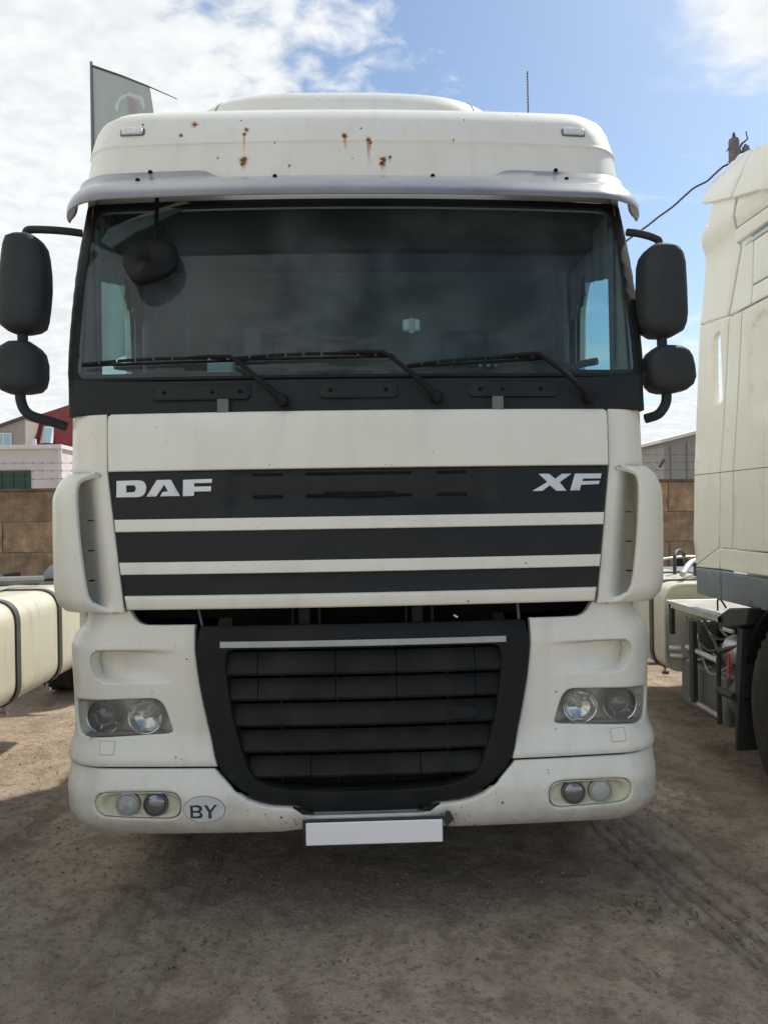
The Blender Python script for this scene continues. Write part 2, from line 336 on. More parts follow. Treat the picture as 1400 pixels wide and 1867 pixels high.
def nrm_at(Z, u, v):
    e = .0015; a = Z.S(u+e, v)-Z.S(u-e, v); b = Z.S(u, v+e)-Z.S(u, v-e); n = a.cross(b)
    if n.length < 1e-12: return Vector((0, -1, 0))
    n.normalize()
    if isinstance(Z, SideZone): n = n if n.x*Z.sg < 0 else -n    # Z.sg=+1: faces -X
    return n
def inpoly(x, y, P):
    c = False; n = len(P); j = n-1
    for i in range(n):
        xi, yi = P[i]; xj, yj = P[j]
        if (yi > y) != (yj > y) and x < (xj-xi)*(y-yi)/(yj-yi)+xi: c = not c
        j = i
    return c
def area2(P): return sum(P[i][0]*P[(i+1) % len(P)][1]-P[(i+1) % len(P)][0]*P[i][1] for i in range(len(P)))
def densify(P, st, closed=True):
    out = []; n = len(P)
    for i in range(n if closed else n-1):
        a = P[i]; b = P[(i+1) % n]; d = math.hypot(b[0]-a[0], b[1]-a[1]); k = max(1, int(math.ceil(d/st)))
        out += [(a[0]+(b[0]-a[0])*q/k, a[1]+(b[1]-a[1])*q/k) for q in range(k)]
    if not closed: out.append(P[-1])
    return out
def insetp(P, r):
    n = len(P); sg = 1 if area2(P) > 0 else -1; out = []
    for i in range(n):
        a, b, c = P[i-1], P[i], P[(i+1) % n]
        d1 = (b[0]-a[0], b[1]-a[1]); d2 = (c[0]-b[0], c[1]-b[1]); l1 = math.hypot(*d1) or 1; l2 = math.hypot(*d2) or 1
        n1 = (-d1[1]/l1, d1[0]/l1); n2 = (-d2[1]/l2, d2[0]/l2); m = (n1[0]+n2[0], n1[1]+n2[1]); l = math.hypot(*m) or 1
        m = (m[0]/l, m[1]/l); k = r*sg/max(.45, m[0]*n1[0]+m[1]*n1[1]); out.append((b[0]+m[0]*k, b[1]+m[1]*k))
    return out
def roundp(P, rad, n=5):        # round the corners of a polygon; rad number or list
    out = []; m = len(P)
    for i in range(m):
        r = rad[i] if isinstance(rad, (list, tuple)) else rad
        a, b, c = Vector(P[i-1]).to_2d(), Vector(P[i]).to_2d(), Vector(P[(i+1) % m]).to_2d()
        if r <= 0: out.append(tuple(b)); continue
        e1, e2 = (a-b), (c-b); r1 = min(r, e1.length*.48); r2 = min(r, e2.length*.48); p, q = b+e1.normalized()*r1, b+e2.normalized()*r2
        for k in range(n+1):
            t = k/n; out.append(tuple(p*(1-t)**2+b*2*t*(1-t)+q*t*t))
    return out
def panel(name, P, Z, material, parent, off=0.0, th=.015, step=.03, rim=.004, holes=(), lines=(), disp=None, sides=(1,), label=None, edge=.025, hth=None, ydisp=None):
    P = densify(P, edge); 
    if area2(P) < 0: P = P[::-1]
    H = []
    for h in holes:
        h = densify(h, edge); H.append(h if area2(h) < 0 else h[::-1])       # holes clockwise
    In = insetp(P, rim); HIn = [insetp(h, -rim) for h in H]
    pts = []; edges = []; rings = []
    for ring in [In]+HIn:
        k = len(pts); pts += ring; m = len(ring); edges += [(k+i, k+(i+1) % m) for i in range(m)]; rings.append((k, m))
    for ln in lines:
        ln = densify(ln, step*.7, False); k = len(pts); pts += ln; edges += [(k+i, k+i+1) for i in range(len(ln)-1)]
    x0 = min(p[0] for p in In); x1 = max(p[0] for p in In); y0 = min(p[1] for p in In); y1 = max(p[1] for p in In)
    cell = {}
    for p in pts: cell.setdefault((int(p[0]//step), int(p[1]//step)), []).append(p)
    nx = int((x1-x0)/step)+1; ny = int((y1-y0)/step)+1
    for i in range(nx+1):
        for j in range(ny+1):
            x = x0+(i+.5*(j % 2))*step; y = y0+j*step
            if not inpoly(x, y, In) or any(inpoly(x, y, h) for h in HIn): continue
            ci, cj = int(x//step), int(y//step)
            if any(math.hypot(x-q[0], y-q[1]) < step*.45 for a in (-1, 0, 1) for b in (-1, 0, 1) for q in cell.get((ci+a, cj+b), ())): continue
            pts.append((x, y))
    vo, eo, fo, ov, oe, of = delaunay_2d_cdt([Vector(p) for p in pts], edges, [], 0, 1e-6)
    imap = {}
    for i, l in enumerate(ov):
        for q in l: imap[q] = i
    V2 = [(v.x, v.y) for v in vo]; tris = []
    for f in fo:
        cx = sum(V2[i][0] for i in f)/3; cy = sum(V2[i][1] for i in f)/3
        if inpoly(cx, cy, In) and not any(inpoly(cx, cy, h) for h in HIn):
            a = [V2[i] for i in f]; tris.append(tuple(f) if area2(a) > 0 else tuple(f)[::-1])
    def E3(p, o):
        d = disp(p[0], p[1]) if disp else 0.0
        return Z.S(p[0], p[1])+nrm_at(Z, p[0], p[1])*(off+o-d)+(Vector((0, ydisp(p[0], p[1]), 0)) if ydisp else Vector())
    verts = [E3(p, 0) for p in V2]; faces = list(tris)
    for (k, m), ring in zip(rings, [P]+H):
        inn = [imap[k+i] for i in range(m)]; prev = inn
        for stage, (w, o) in enumerate(((.3, -rim*.3), (1.0, -rim), (1.0, -(hth if (hth and ring is not P) else th)))):
            base = len(verts); inset_ring = ([In]+HIn)[[r for r, _ in enumerate(rings) if rings[r][0] == k][0]]
            for i in range(m):
                p = (inset_ring[i][0]*(1-w)+ring[i][0]*w, inset_ring[i][1]*(1-w)+ring[i][1]*w)
                if stage == 0: p = (inset_ring[i][0]*.3+ring[i][0]*.7, inset_ring[i][1]*.3+ring[i][1]*.7)
                verts.append(E3(p, o))
            cur = [base+i for i in range(m)]
            for i in range(m):
                j = (i+1) % m; faces.append((prev[i], cur[i], cur[j], prev[j]))
            prev = cur
    if isinstance(Z, SideZone) and Z.sg > 0: faces = [f[::-1] for f in faces]
    res = []
    for s in sides:
        vv = verts if s > 0 else [Vector((-v.x, v.y, v.z)) for v in verts]; ff = faces if s > 0 else [f[::-1] for f in faces]
        res.append(new_obj(name, vv, ff, material, parent, label=label))
    return res if len(res) > 1 else res[0]
def mirrorP(P): return P+[(-x, y) for x, y in reversed(P)]
def housing(name, rows, Y, depth, material, parent, ex=2.6, n=28, yfn=None, label=None):
    """vertical loft; rows = (z, xl, xr, depthfactor)"""
    vs = []
    for z, xl, xr, df in rows:
        c = (xl+xr)/2; w = (xr-xl)/2
        for k in range(n):
            a = 2*pi*k/n; ca, sa = cos(a), sin(a)
            vs.append((c+w*math.copysign(abs(ca)**(2/ex), ca), Y+depth*df*math.copysign(abs(sa)**(2/ex), sa), z))
    m = len(rows); fs = [(i*n+k, i*n+(k+1) % n, (i+1)*n+(k+1) % n, (i+1)*n+k) for i in range(m-1) for k in range(n)]
    fs += [tuple(range(n)), tuple((m-1)*n+k for k in range(n))]
    return new_obj(name, vs, fs, material, parent, angle=60, wn=False, label=label)
# ================================================================== GROUND
def build_ground():
    def axis(a0, a1, fine, lo, hi):
        xs = [a0]; 
        while xs[-1] < a1: xs.append(xs[-1]+fine)
        s = fine
        while xs[-1] < hi: s *= 1.25; xs.append(min(hi, xs[-1]+s))
        s = fine
        while xs[0] > lo: s *= 1.25; xs.insert(0, max(lo, xs[0]-s))
        return xs
    X = axis(-2.6, 2.6, .022, -700, 700); Y = axis(-.9, 3.2, .022, -300, 900)
    def tracks(x, y):
        z = 0
        # tyre ruts running out to the right of the bumper, curving towards the camera
        for k, (bx, w) in enumerate(((1.205, .022), (1.265, .018), (1.33, .024), (1.43, .018), (1.60, .02))):
            cxr = bx-(.45-y)*(-.30) if y < .45 else bx
            cxr = bx+(.45-y)*.17+.01*sin(y*9+bx*20)
            d = abs(x-cxr); z -= .014*max(0, 1-d/w)*sstep(-1.2, -.6, y)*sstep(1.6, .9, y)
            z += .004*max(0, 1-abs(d-w*1.5)/w)
        for bx in (-1.02, -.90, -.73, -.68, -1.62, -1.72, -1.80):
            cxr = bx-(.3-y)*.07; d = abs(x-cxr); z -= .009*max(0, 1-d/.020)*(.5+.5*noise.noise(Vector((bx*7, y*3, 0))))
        return z
    vs = []; rut = []
    for y in Y:
        for x in X:
            r = max(abs(x), abs(y)); z = 0
            if r < 30:
                p = Vector((x, y, 0)); z = .028*noise.noise(p*.9)+.012*noise.noise(p*3.1)
                if r < 6: z += .006*noise.noise(p*11)+.0055*noise.noise(p*24)+tracks(x, y)
            vs.append((x, y, z-.012)); rut.append(min(1, max(0, -tracks(x, y)/.010)) if r < 6 else 0.0)
    nx = len(X); fs = [(j*nx+i, j*nx+i+1, (j+1)*nx+i+1, (j+1)*nx+i) for j in range(len(Y)-1) for i in range(nx-1)]
    m = bpy.data.materials.new('packed_dirt'); m.use_nodes = True; t = m.node_tree; b = t.nodes['Principled BSDF']; b.inputs['Roughness'].default_value = .95
    b.inputs['Specular IOR Level'].default_value = .2
    tc = N(t, 'ShaderNodeTexCoord'); P = tc.outputs['Object']
    def nz(s, d=6, r=.6, dist=0):
        n = N(t, 'ShaderNodeTexNoise'); n.inputs['Scale'].default_value = s; n.inputs['Detail'].default_value = d; n.inputs['Roughness'].default_value = r; n.inputs['Distortion'].default_value = dist; L(t, P, n.inputs[0]); return n.outputs[0]
    a, bb, cN, dN, eN = nz(.7, 8, .65), nz(5, 8, .7, .4), nz(28, 6, .7), nz(120, 4, .7), nz(.25, 4)
    c = mixcol(t, maprange(t, a, .35, .68), (.40, .315, .235), (.60, .485, .365))
    c = mixcol(t, math_n(t, 'MULTIPLY', maprange(t, bb, .42, .66), .7), c, (.24, .18, .125))
    c = mixcol(t, math_n(t, 'MULTIPLY', maprange(t, cN, .48, .70), .7), c, (.18, .135, .10))
    c = mixcol(t, math_n(t, 'MULTIPLY', maprange(t, dN, .56, .72), .6), c, (.62, .51, .39))
    v = N(t, 'ShaderNodeTexVoronoi'); v.inputs['Scale'].default_value = 55; L(t, P, v.inputs['Vector']); sp = N(t, 'ShaderNodeSeparateColor'); L(t, v.outputs['Color'], sp.inputs[0])
    pb = math_n(t, 'LESS_THAN', v.outputs['Distance'], math_n(t, 'MULTIPLY', math_n(t, 'POWER', sp.outputs[0], 5), .35))
    c = mixcol(t, math_n(t, 'MULTIPLY', pb, .6), c, mixcol(t, sp.outputs[1], (.10, .08, .07), (.34, .28, .23)))
    at_ = N(t, 'ShaderNodeAttribute'); at_.attribute_name = 'rut'
    c = mixcol(t, math_n(t, 'MULTIPLY', at_.outputs['Fac'], .5), c, (.15, .12, .09))  # packed soil, darkened further in place of weak relief shading
    L(t, c, b.inputs['Base Color'])
    h = math_n(t, 'ADD', math_n(t, 'MULTIPLY', cN, 1.0), math_n(t, 'MULTIPLY', dN, .5)); h = math_n(t, 'ADD', h, math_n(t, 'MULTIPLY', bb, 1.5))
    bp = N(t, 'ShaderNodeBump'); bp.inputs['Strength'].default_value = .8; bp.inputs['Distance'].default_value = .03; L(t, h, bp.inputs['Height']); L(t, bp.outputs[0], b.inputs['Normal'])
    g = new_obj('ground', vs, fs, m, wn=False); ra = g.data.attributes.new('rut', 'FLOAT', 'POINT'); ra.data.foreach_set('value', rut); g['kind'] = 'structure'; g['label'] = 'packed brown dirt yard with tyre ruts under the trucks'
    # gravel and crumbs of earth
    rnd = random.Random(3); mb = MB()
    for k in range(15000):
        y = -.75+4.0*rnd.random()**1.3; x = rnd.uniform(-2.4, 2.4); r = .0018+.0095*rnd.random()**5
        rot = rnd.random()*6.3; q = []
        for (a_, b_, c_) in ((1, 0, 0), (.3, .9, 0), (-.8, .5, 0), (-.7, -.6, 0), (.4, -.85, 0), (0, 0, .8)):
            f = rnd.uniform(.7, 1.2); q.append((x+r*f*(a_*cos(rot)-b_*sin(rot)), y+r*f*(a_*sin(rot)+b_*cos(rot)), -.012+.028*noise.noise(Vector((x, y, 0))*.9)+.012*noise.noise(Vector((x, y, 0))*3.1)+r*c_*f))
        mb.add(q, [(i, (i+1) % 5, 5) for i in range(5)])
    gr = mb.build('gravel', mat('gravel_stone', (.23, .185, .14), .95, var=.4, vscale=11), angle=20); gr['kind'] = 'stuff'; gr['label'] = 'small stones and crumbs of earth lying on the dirt yard'
    mb = MB()
    for (cx, cy, n, sp_) in ((-.66, -.12, 26, .07), (-.75, -.2, 12, .05), (.62, -.14, 26, .05), (1.12, .02, 60, .13), (.98, .10, 40, .12), (.45, -.05, 14, .1), (-.1, .05, 14, .3), (.1, -.3, 10, .4), (1.3, -.1, 24, .15)):
        for k in range(n//2):
            x = cx+rnd.gauss(0, sp_); y = cy+rnd.gauss(0, sp_*.7); h = rnd.uniform(.005, .014); a = rnd.random()*6.3; w = .003; dx, dy = cos(a), sin(a)
            z = -.012+.028*noise.noise(Vector((x, y, 0))*.9)+.012*noise.noise(Vector((x, y, 0))*3.1)
            mb.add([(x-dy*w, y+dx*w, z), (x+dy*w, y-dx*w, z), (x+dx*h*1.4+dy*w, y+dy*h*1.4-dx*w, z+h), (x+dx*h*2.2, y+dy*h*2.2, z+h*.7)], [(0, 1, 2), (0, 2, 3)])
    w_ = mb.build('weeds', mat('weed_green', (.09, .11, .055), .8, var=.4, vscale=20), angle=None, smooth=False); w_['kind'] = 'stuff'; w_['label'] = 'tiny green weeds sprouting from the dirt in front of the truck'
build_ground()
# ================================================================== MAIN TRUCK
T = thing('truck', 'cream cab over tractor truck facing the camera with rust spots above its windscreen', 'truck', (0, 0, 0))
ZB = Zone([(.28, .17, .285, 1.135, .22, .05), (.30, .11, .30, 1.165, .22, .05), (.33, .055, .33, 1.192, .22, .05), (.37, .018, .37, 1.212, .22, .05), (.41, .002, .41, 1.222, .22, .05), (.505, .0, .505, 1.224, .22, .05), (.53, .010, .53, 1.223, .22, .05), (.60, .030, .60, 1.220, .22, .05)])
ZH = Zone([(.59, .030, .59, 1.220, .2, .045), (.62, .027, .62, 1.222, .2, .045), (.65, .035, .65, 1.218, .2, .045), (.69, .050, .69, 1.206, .2, .045), (.73, .058, .73, 1.204, .2, .045), (.86, .060, .86, 1.207, .2, .045), (1.05, .062, 1.05, 1.215, .2, .045), (1.10, .070, 1.10, 1.195, .19, .045), (1.15, .080, 1.15, 1.155, .18, .045), (1.22, .085, 1.22, 1.14, .18, .045)])
ZC = Zone([(1.19, .052, 1.19, 1.19, .16, .05), (1.75, .095, 1.75, 1.20, .15, .05), (2.0, .115, 2.0, 1.195, .13, .05)])
ZD = Zone([(1.19, .085, 1.19, 1.20, .12, .03), (1.24, .05, 1.24, 1.235, .12, .03), (1.30, .045, 1.30, 1.245, .12, .03), (1.64, .055, 1.64, 1.25, .12, .03), (1.72, .07, 1.72, 1.225, .12, .03), (1.765, .11, 1.765, 1.19, .12, .03)])
ZF = Zone([(1.19, .045, 1.19, 1.4, .1, .05), (1.215, .035, 1.215, 1.4, .1, .05), (1.27, .032, 1.27, 1.4, .1, .05), (1.75, .070, 1.75, 1.4, .1, .05), (1.95, .085, 1.95, 1.4, .1, .05), (1.975, .092, 1.975, 1.4, .1, .05), (1.995, .112, 1.995, 1.4, .1, .05)])
ZW = Zone([(1.97, .12, 1.97, 1.194, .07, .04), (2.10, .145, 2.10, 1.200, .07, .04), (2.2, .17, 2.2, 1.212, .07, .04), (2.6, .30, 2.6, 1.226, .07, .045), (2.97, .42, 2.97, 1.212, .08, .05)])
ZR = Zone([(2.93, .46, 2.93, 1.215, .14, .05), (3.03, .48, 3.03, 1.255, .16, .05), (3.09, .50, 3.09, 1.268, .17, .05), (3.18, .525, 3.18, 1.268, .18, .05), (3.266, .545, 3.266, 1.262, .18, .05), (3.272, .541, 3.272, 1.266, .18, .05), (3.279, .545, 3.279, 1.264, .18, .05), (3.35, .572, 3.35, 1.254, .19, .045), (3.41, .60, 3.412, 1.244, .20, .042), (3.47, .645, 3.462, 1.220, .20, .04), (3.53, .71, 3.497, 1.175, .20, .04), (3.62, .81, 3.522, 1.10, .20, .04), (3.80, 1.0, 3.54, .92, .20, .04), (4.2, 1.4, 3.55, .5, .2, .04)])
def ring(Z, v0, v1, x): pass
# --- bumper
xb = lambda v: ZB.us(.62, v)
inner = [(.586, .592), (.565, .575), (.535, .545), (.50, .51), (.457, .478), (.41, .460), (.36, .450), (.30, .446), (.265, .442), (.235, .420), (.21, .412)]
right = [(xb(.592), .5965)]+[(xb(v), v) for v in (.50, .40, .34, .30)]+[(1.30, .295), (1.05, .313), (.9, .322), (.6, .328), (.34, .333), (.27, .345), (.21, .352)]
bump_P = mirrorP(inner[::-1]+right)
def reorder(P):  # closed ring going inner(reversed) right -> keep order valid
    return P
half = [(.21, .412), (.235, .420), (.265, .442), (.30, .446), (.36, .450), (.41, .460), (.457, .478), (.50, .51), (.535, .545), (.565, .575), (.586, .5965)]+right[0:]
bumpP = half+[(-x, y) for x, y in reversed(half)]
pod = [(.715, .475), (.725, .50), (.75, .514), (.80, .517), (1.00, .514), (1.04, .503), (1.058, .475), (1.05, .435), (1.02, .418), (.95, .413), (.76, .408), (.728, .416), (.716, .438)]
pod = roundp(pod, .015, 3)
def lamp_cut(cx, cz, r, n=28): return [(cx+r*cos(2*pi*k/n), cz+r*sin(2*pi*k/n)) for k in range(n)]
def bump_disp(u, v):
    x = abs(u); d = 0.0
    # softly raised lip round the mouth of the grille
    return d
bumper = panel('bumper', bumpP, ZB, M_low, T, step=.028, rim=.009, holes=[pod, [(-x, y) for x, y in pod]], th=.03, edge=.02)
pod_in = insetp(densify(pod, .02), .0035 if area2(pod) > 0 else .0035)
def pod_disp(u, v):
    # oval hollow holding the two round lamps
    cx, cz = .872, .4635; dx = max(0, abs(u-cx)-.085)/.075; dz = (v-cz)/.046
    r = sqrt(dx*dx+dz*dz); return .022*(1-sstep(.75, 1.0, r))
fogcuts = [lamp_cut(.925, .463, .044), lamp_cut(.816, .463, .044)]
pods = panel('fog_lamp_surround', pod_in, ZB, M_fogbezel, T, off=-.002, step=.009, rim=.004, holes=fogcuts, disp=pod_disp, sides=(1, -1), edge=.01)
def fog_lamp(sx, cx, cz, bright):
    y = ZB.S(sx*cx, cz).y+.012
    h = MB(); h.lathe([(.0465, .004), (.0465, -.006), (.043, -.010), (.041, -.006), (.041, .05), (.0, .055)], (sx*cx, y, cz)); o = h.build('fog_lamp', M_grey if not bright else M_bowl, T, angle=50)
    q = MB()
    if bright: q.lathe([(.0395, -.001), (.034, .014), (.022, .028), (.008, .034), (.0, .035)], (sx*cx, y, cz)); q.build('reflector', M_chrome, o)
    else: q.lathe([(.0395, .0), (.030, .02), (.02, .026), (0, .028)], (sx*cx, y, cz)); q.build('reflector', M_bowl, o)
    q = MB(); q.lathe([(.0405, -.003), (.036, -.0085), (.024, -.013), (.010, -.0155), (.0001, -.016)], (sx*cx, y, cz))
    if bright: q.build('lens', M_foglens, o)
    else: q.build('lens', mat('projector_lens', (.20, .21, .23), .07, metal=.5, spec=1.0, coat=1.0), o)
for s in (1, -1):
    fog_lamp(s, .925, .463, True); fog_lamp(s, .816, .463, False)
# --- headlamp panels
gi = [(.665, 1.148), (.662, 1.05), (.655, .98), (.646, .915), (.632, .84), (.612, .745), (.600, .70), (.586, .64), (.575, .6005)]   # inner edge along the grille
ush = lambda v: ZH.us(.95, v)
outl = [(ush(.603), .601), (ush(.8), .8), (ush(1.02), 1.02), (ush(1.18), 1.205)]
top = [(ZH.ux(.99, 1.2), 1.205), (.925, 1.206), (.915, 1.19), (.903, 1.172), (.885, 1.157), (.86, 1.149), (.80, 1.148)]
hpP = gi+outl+top
HU = lambda x, v: (ZH.ux(x, v), v)
hl = [HU(.772, .724), HU(.756, .730), HU(.7555, .738), HU(.775, .80), HU(.79, .835), HU(.81, .856), HU(.835, .861), HU(.95, .858), HU(1.10, .852), HU(1.16, .846), HU(1.171, .835), HU(1.168, .78), HU(1.158, .735), HU(1.145, .715), HU(1.11, .708), HU(1.0, .712), HU(.85, .720)]
hl = roundp(hl, .012, 3)
def rec_outline(s0=0):
    return [HU(.70+s0*2, 1.046-s0), HU(.85, 1.0475-s0), HU(1.03, 1.0475-s0), HU(1.062-s0*.5, 1.043-s0*.8), HU(1.078-s0, 1.028-s0*.3), HU(1.082-s0, 1.0), HU(1.074-s0, .97+s0*.2), HU(1.055-s0*.8, .943+s0*.6), HU(1.03-s0*.4, .929+s0), HU(.98, .925+s0), HU(.85, .921+s0), HU(.70+s0*2, .918+s0)]
r_out = roundp(rec_outline(0), .012, 3); r_in = insetp(densify(r_out, .012), .007)
rmin = min(p[0] for p in r_out); rP = r_out
def pdist(x, y, P):
    best = 9
    for i in range(len(P)):
        ax, ay = P[i-1]; bx, by = P[i]; dx, dy = bx-ax, by-ay; t = max(0, min(1, ((x-ax)*dx+(y-ay)*dy)/(dx*dx+dy*dy or 1))); best = min(best, math.hypot(x-ax-t*dx, y-ay-t*dy))
    return best
def hp_disp(u, v):
    if not inpoly(u, v, rP): return 0.0
    x = u; a = max(0, min(1, (x-.70)/(ZH.ux(1.08, 1.0)-.70)))
    e = min(1, pdist(u, v, rP)/.0068)
    low = sstep(.915, .975, v)          # floor of the hollow rises softly along its lower edge
    up = 1.0
    return .10*a**1.7*e*(.35+.65*low)*up
lines = [r_out+[r_out[0]], r_in+[r_in[0]]]
headpanels = panel('headlamp_panel', hpP, ZH, M_low, T, step=.011, rim=.006, holes=[hl], lines=lines, ydisp=hp_disp, sides=(1, -1), th=.03, edge=.016, hth=.045)
for s in (1, -1):   # washer covers
    c = HU(1.012, .672); w = .029
    panel('washer_seam', roundp([(c[0]-w-.002, .647), (c[0]+w+.002, .647), (c[0]+w+.002, .698), (c[0]-w-.002, .698)], .005, 3), ZH, mat('seam_shade', (.34, .33, .29), .6), T, off=.0006, th=.004, step=.02, rim=.0004, sides=(1,) if s > 0 else (-1,))
    panel('washer_cover', roundp([(c[0]-w, .649), (c[0]+w, .649), (c[0]+w, .696), (c[0]-w, .696)], .004, 3), ZH, M_low, T, off=.0012, th=.004, step=.02, rim=.0012, sides=(1,) if s > 0 else (-1,))
# dark liner behind the joints
for nm, P_, Z_, o_ in (('joint_liner', [(-1.25, .56), (1.25, .56), (1.25, .625), (-1.25, .625)], ZH, -.05),):
    panel(nm, P_, Z_, M_dark, T, off=o_, th=.01, step=.08, edge=.08)
def headlamp(s):
    hb = insetp(hl, -.010) if area2(hl) > 0 else insetp(hl, -.010)
    o = panel('headlight', hb, ZH, M_bowl, T, off=-.062, th=.01, step=.02, rim=.004, sides=(s,))
    mid = insetp(hl, -.004)
    # inner wall of the lamp box
    n = len(hl); vs = []
    for q in hl:
        for d in (-.014, -.064):
            p = ZH.S(*q)+nrm_at(ZH, *q)*d; vs.append((s*p.x, p.y, p.z))
    new_obj('lamp_wall', vs, [(2*i, 2*i+1, (2*((i+1) % n)+1), 2*((i+1) % n)) for i in range(n)], M_bowl, o, angle=30, wn=False)
    for (cx, r, kind) in ((.866, .0655, 1), (1.033, .0655, 0)):
        c = Vector((s*cx, ZH.S(ZH.ux(cx, .787), .787).y+.030, .787))
        q = MB(); q.lathe([(r+.006, -.008), (r+.004, -.014), (r, -.012), (r-.004, 0), (r*.8, .013), (r*.55, .022), (r*.3, .027), (.012, .028)], c, n=36); q.build('reflector', M_chrome if kind else mat('grey_chrome', (.50, .51, .51), .22, metal=1.0), o)
        q = MB()
        if kind: q.lathe([(.014, .03), (.013, -.004), (.009, -.010), (.0001, -.012)], c, n=16); q.build('bulb_cap', M_alu, o)
        else: q.lathe([(.040, .02), (.038, -.002), (.030, -.012), (.016, -.018), (.0001, -.020)], c, n=24); q.build('projector', mat('projector_dark', (.09, .095, .1), .08, metal=.6, coat=1.0, spec=1.0), o)
        for k in range(5 if kind else 7):       # facets in the bowl
            a = 2*pi*k/5+.6; q = MB(); r0, r1 = r*.42, r*.86
            p0 = c+Vector((cos(a)*r0, .018, sin(a)*r0)); p1 = c+Vector((cos(a)*r1, .004, sin(a)*r1)); q.tube([p0, p1], .0022, 5); q.build('facet', M_chrome, o)
    q = MB(); p = ZH.S(ZH.ux(.95, .726), .726); q.box(min(s*.80, s*1.1), max(s*.80, s*1.1), p.y+.012, p.y+.04, .716, .727); q.build('lamp_shelf', M_grey, o, angle=30)
    panel('lens', insetp(hl, .0025), ZH, M_lens, o, off=-.007, th=.003, step=.02, rim=.004, sides=(s,))
for s in (1, -1): headlamp(s)
# --- dark gap under the hood, engine bay behind
panel('bay_backing', mirrorP([(0, 1.09), (1.0, 1.09), (1.0, 1.26), (0, 1.26)]), ZF, M_dark, T, off=-.16, th=.01, step=.1, edge=.1)
for s in (1, -1):
    x = .215 if s > 0 else -.235
    for dx, w in ((0, .045), (.06, .012), (-.045, .01)): boxo('hinge_bracket', s*abs(x)+dx-w/2, s*abs(x)+dx+w/2, .10, .15, 1.13, 1.215, M_grille, T, .004)
q = MB(); q.tube([(.62, .12, 1.21), (.625, .12, 1.14)], .006); q.build('hose', M_grey, T)
q = MB(); q.tube([(-.655, .12, 1.21), (-.64, .12, 1.14)], .005); q.build('hose', M_grey, T)
q = MB(); q.tube([(.36, .10, 1.165), (.375, .10, 1.155)], .004); q.build('clip', M_white, T)
# --- lower grille
gbot = [(.575, .597), (.548, .562), (.52, .535), (.487, .508), (.45, .486), (.405, .468), (.355, .457), (.29, .451), (.262, .446), (.232, .425), (.20, .418)]
gp_half = [(0, 1.146), (.640, 1.146), (.6425, 1.14)]+[(x-.0085, v) for x, v in gi[1:]]+[(x-.004, v+.004) for x, v in gbot]
grP = gp_half+[(-x, v) for x, v in reversed(gp_half[1:])]
ZG = Zone([(.40, .02, .40, 1.4, .1, .06), (.50, .012, .50, 1.4, .1, .06), (.62, .018, .62, 1.4, .1, .06), (1.05, .035, 1.05, 1.4, .1, .06), (1.12, .045, 1.12, 1.4, .1, .06), (1.15, .07, 1.15, 1.4, .1, .06)])
mouth_h = [(0, 1.052), (.50, 1.052), (.535, 1.045), (.540, 1.00), (.533, .92), (.515, .80), (.49, .70), (.458, .60), (.432, .555), (.38, .53), (.30, .512), (.15, .503), (0, .502)]
mouth = mouth_h+[(-x, v) for x, v in reversed(mouth_h[1:-1])]
grille = panel('lower_grille', grP, ZG, M_grille, T, step=.03, rim=.006, holes=[roundp(mouth, .012, 2)], th=.02, edge=.025, hth=.10)
panel('grille_backing', [(-.56, .48), (.56, .48), (.56, 1.07), (-.56, 1.07)], ZG, M_dark, T, off=-.105, th=.01, step=.1, edge=.1)
def slat(x0, x1, ztop, zbot, endl=0, endr=0):
    # wedge louvre: face sloping forward to a lower lip
    m = MB(); n = max(2, int((x1-x0)/.08)); prof = [(ztop, .046), (ztop-(ztop-zbot)*.4, .024), (zbot+.012, .004), (zbot+.003, .008), (zbot, .014), (zbot+.004, .05), (ztop-.005, .085)]
    vs = []
    for i in range(n+1):
        x = x0+(x1-x0)*i/n; by = .034+.06*x*x
        for j, (z, y) in enumerate(prof):
            e = endl*(i == 0)+endr*(i == n); k = (zbot-z)/(zbot-ztop)
            vs.append((x+e*(k if endl and i == 0 or endr and i == n else 0), by+y, z))
    m_ = len(prof); fs = [(i*m_+j, i*m_+(j+1) % m_, (i+1)*m_+(j+1) % m_, (i+1)*m_+j) for i in range(n) for j in range(m_)]
    fs += [tuple(range(m_))[::-1], tuple(n*m_+j for j in range(m_))]
    new_obj('slat', vs, fs, M_slat, grille, angle=25, wn=False)
M_slat = mat('slat_plastic', (.013, .0145, .0145), .6, spec=.2, var=.2, vscale=9, dust=(.06, .055, .05), dustamt=.35)
rows = [(1.036, .948, .565, (-.417, -.113, .126, .437), .012), (.932, .850, .552, (-.417, -.113, .126, .437), .012), (.832, .748, .535, (), .012), (.728, .647, .505, (), .01), (.626, .548, .462, (-.215, .215), .008)]
for zt, zb, hw, cuts, e in rows:
    xs = [-hw]+list(cuts)+[hw]
    for i in range(len(xs)-1):
        slat(xs[i]+(.0016 if i else 0), xs[i+1]-(.0016 if i < len(xs)-2 else 0), zt, zb, endl=e if i == 0 else 0, endr=-e if i == len(xs)-2 else 0)
for x in (-.33, -.11, .11, .33):
    boxo('grille_strut', x-.004, x+.004, .095, .115, .51, 1.05, M_grille, grille, 0)
panel('tow_cover', roundp([(.33, .765), (.41, .765), (.44, .775), (.44, .80), (.41, .815), (.33, .815)], .006), ZG, M_grille, T, off=-.006, th=.006, step=.05, rim=.002)
panel('silver_strip', [(-.560, 1.060), (.560, 1.060), (.560, 1.084), (-.560, 1.084)], ZG, M_strip, T, off=.004, th=.006, step=.06, rim=.0015)
panel('step_plate', [(-.205, .352), (.20, .352), (.20, .424), (-.205, .424)], ZB, M_grey, T, off=-.012, th=.02, step=.06, rim=.006)
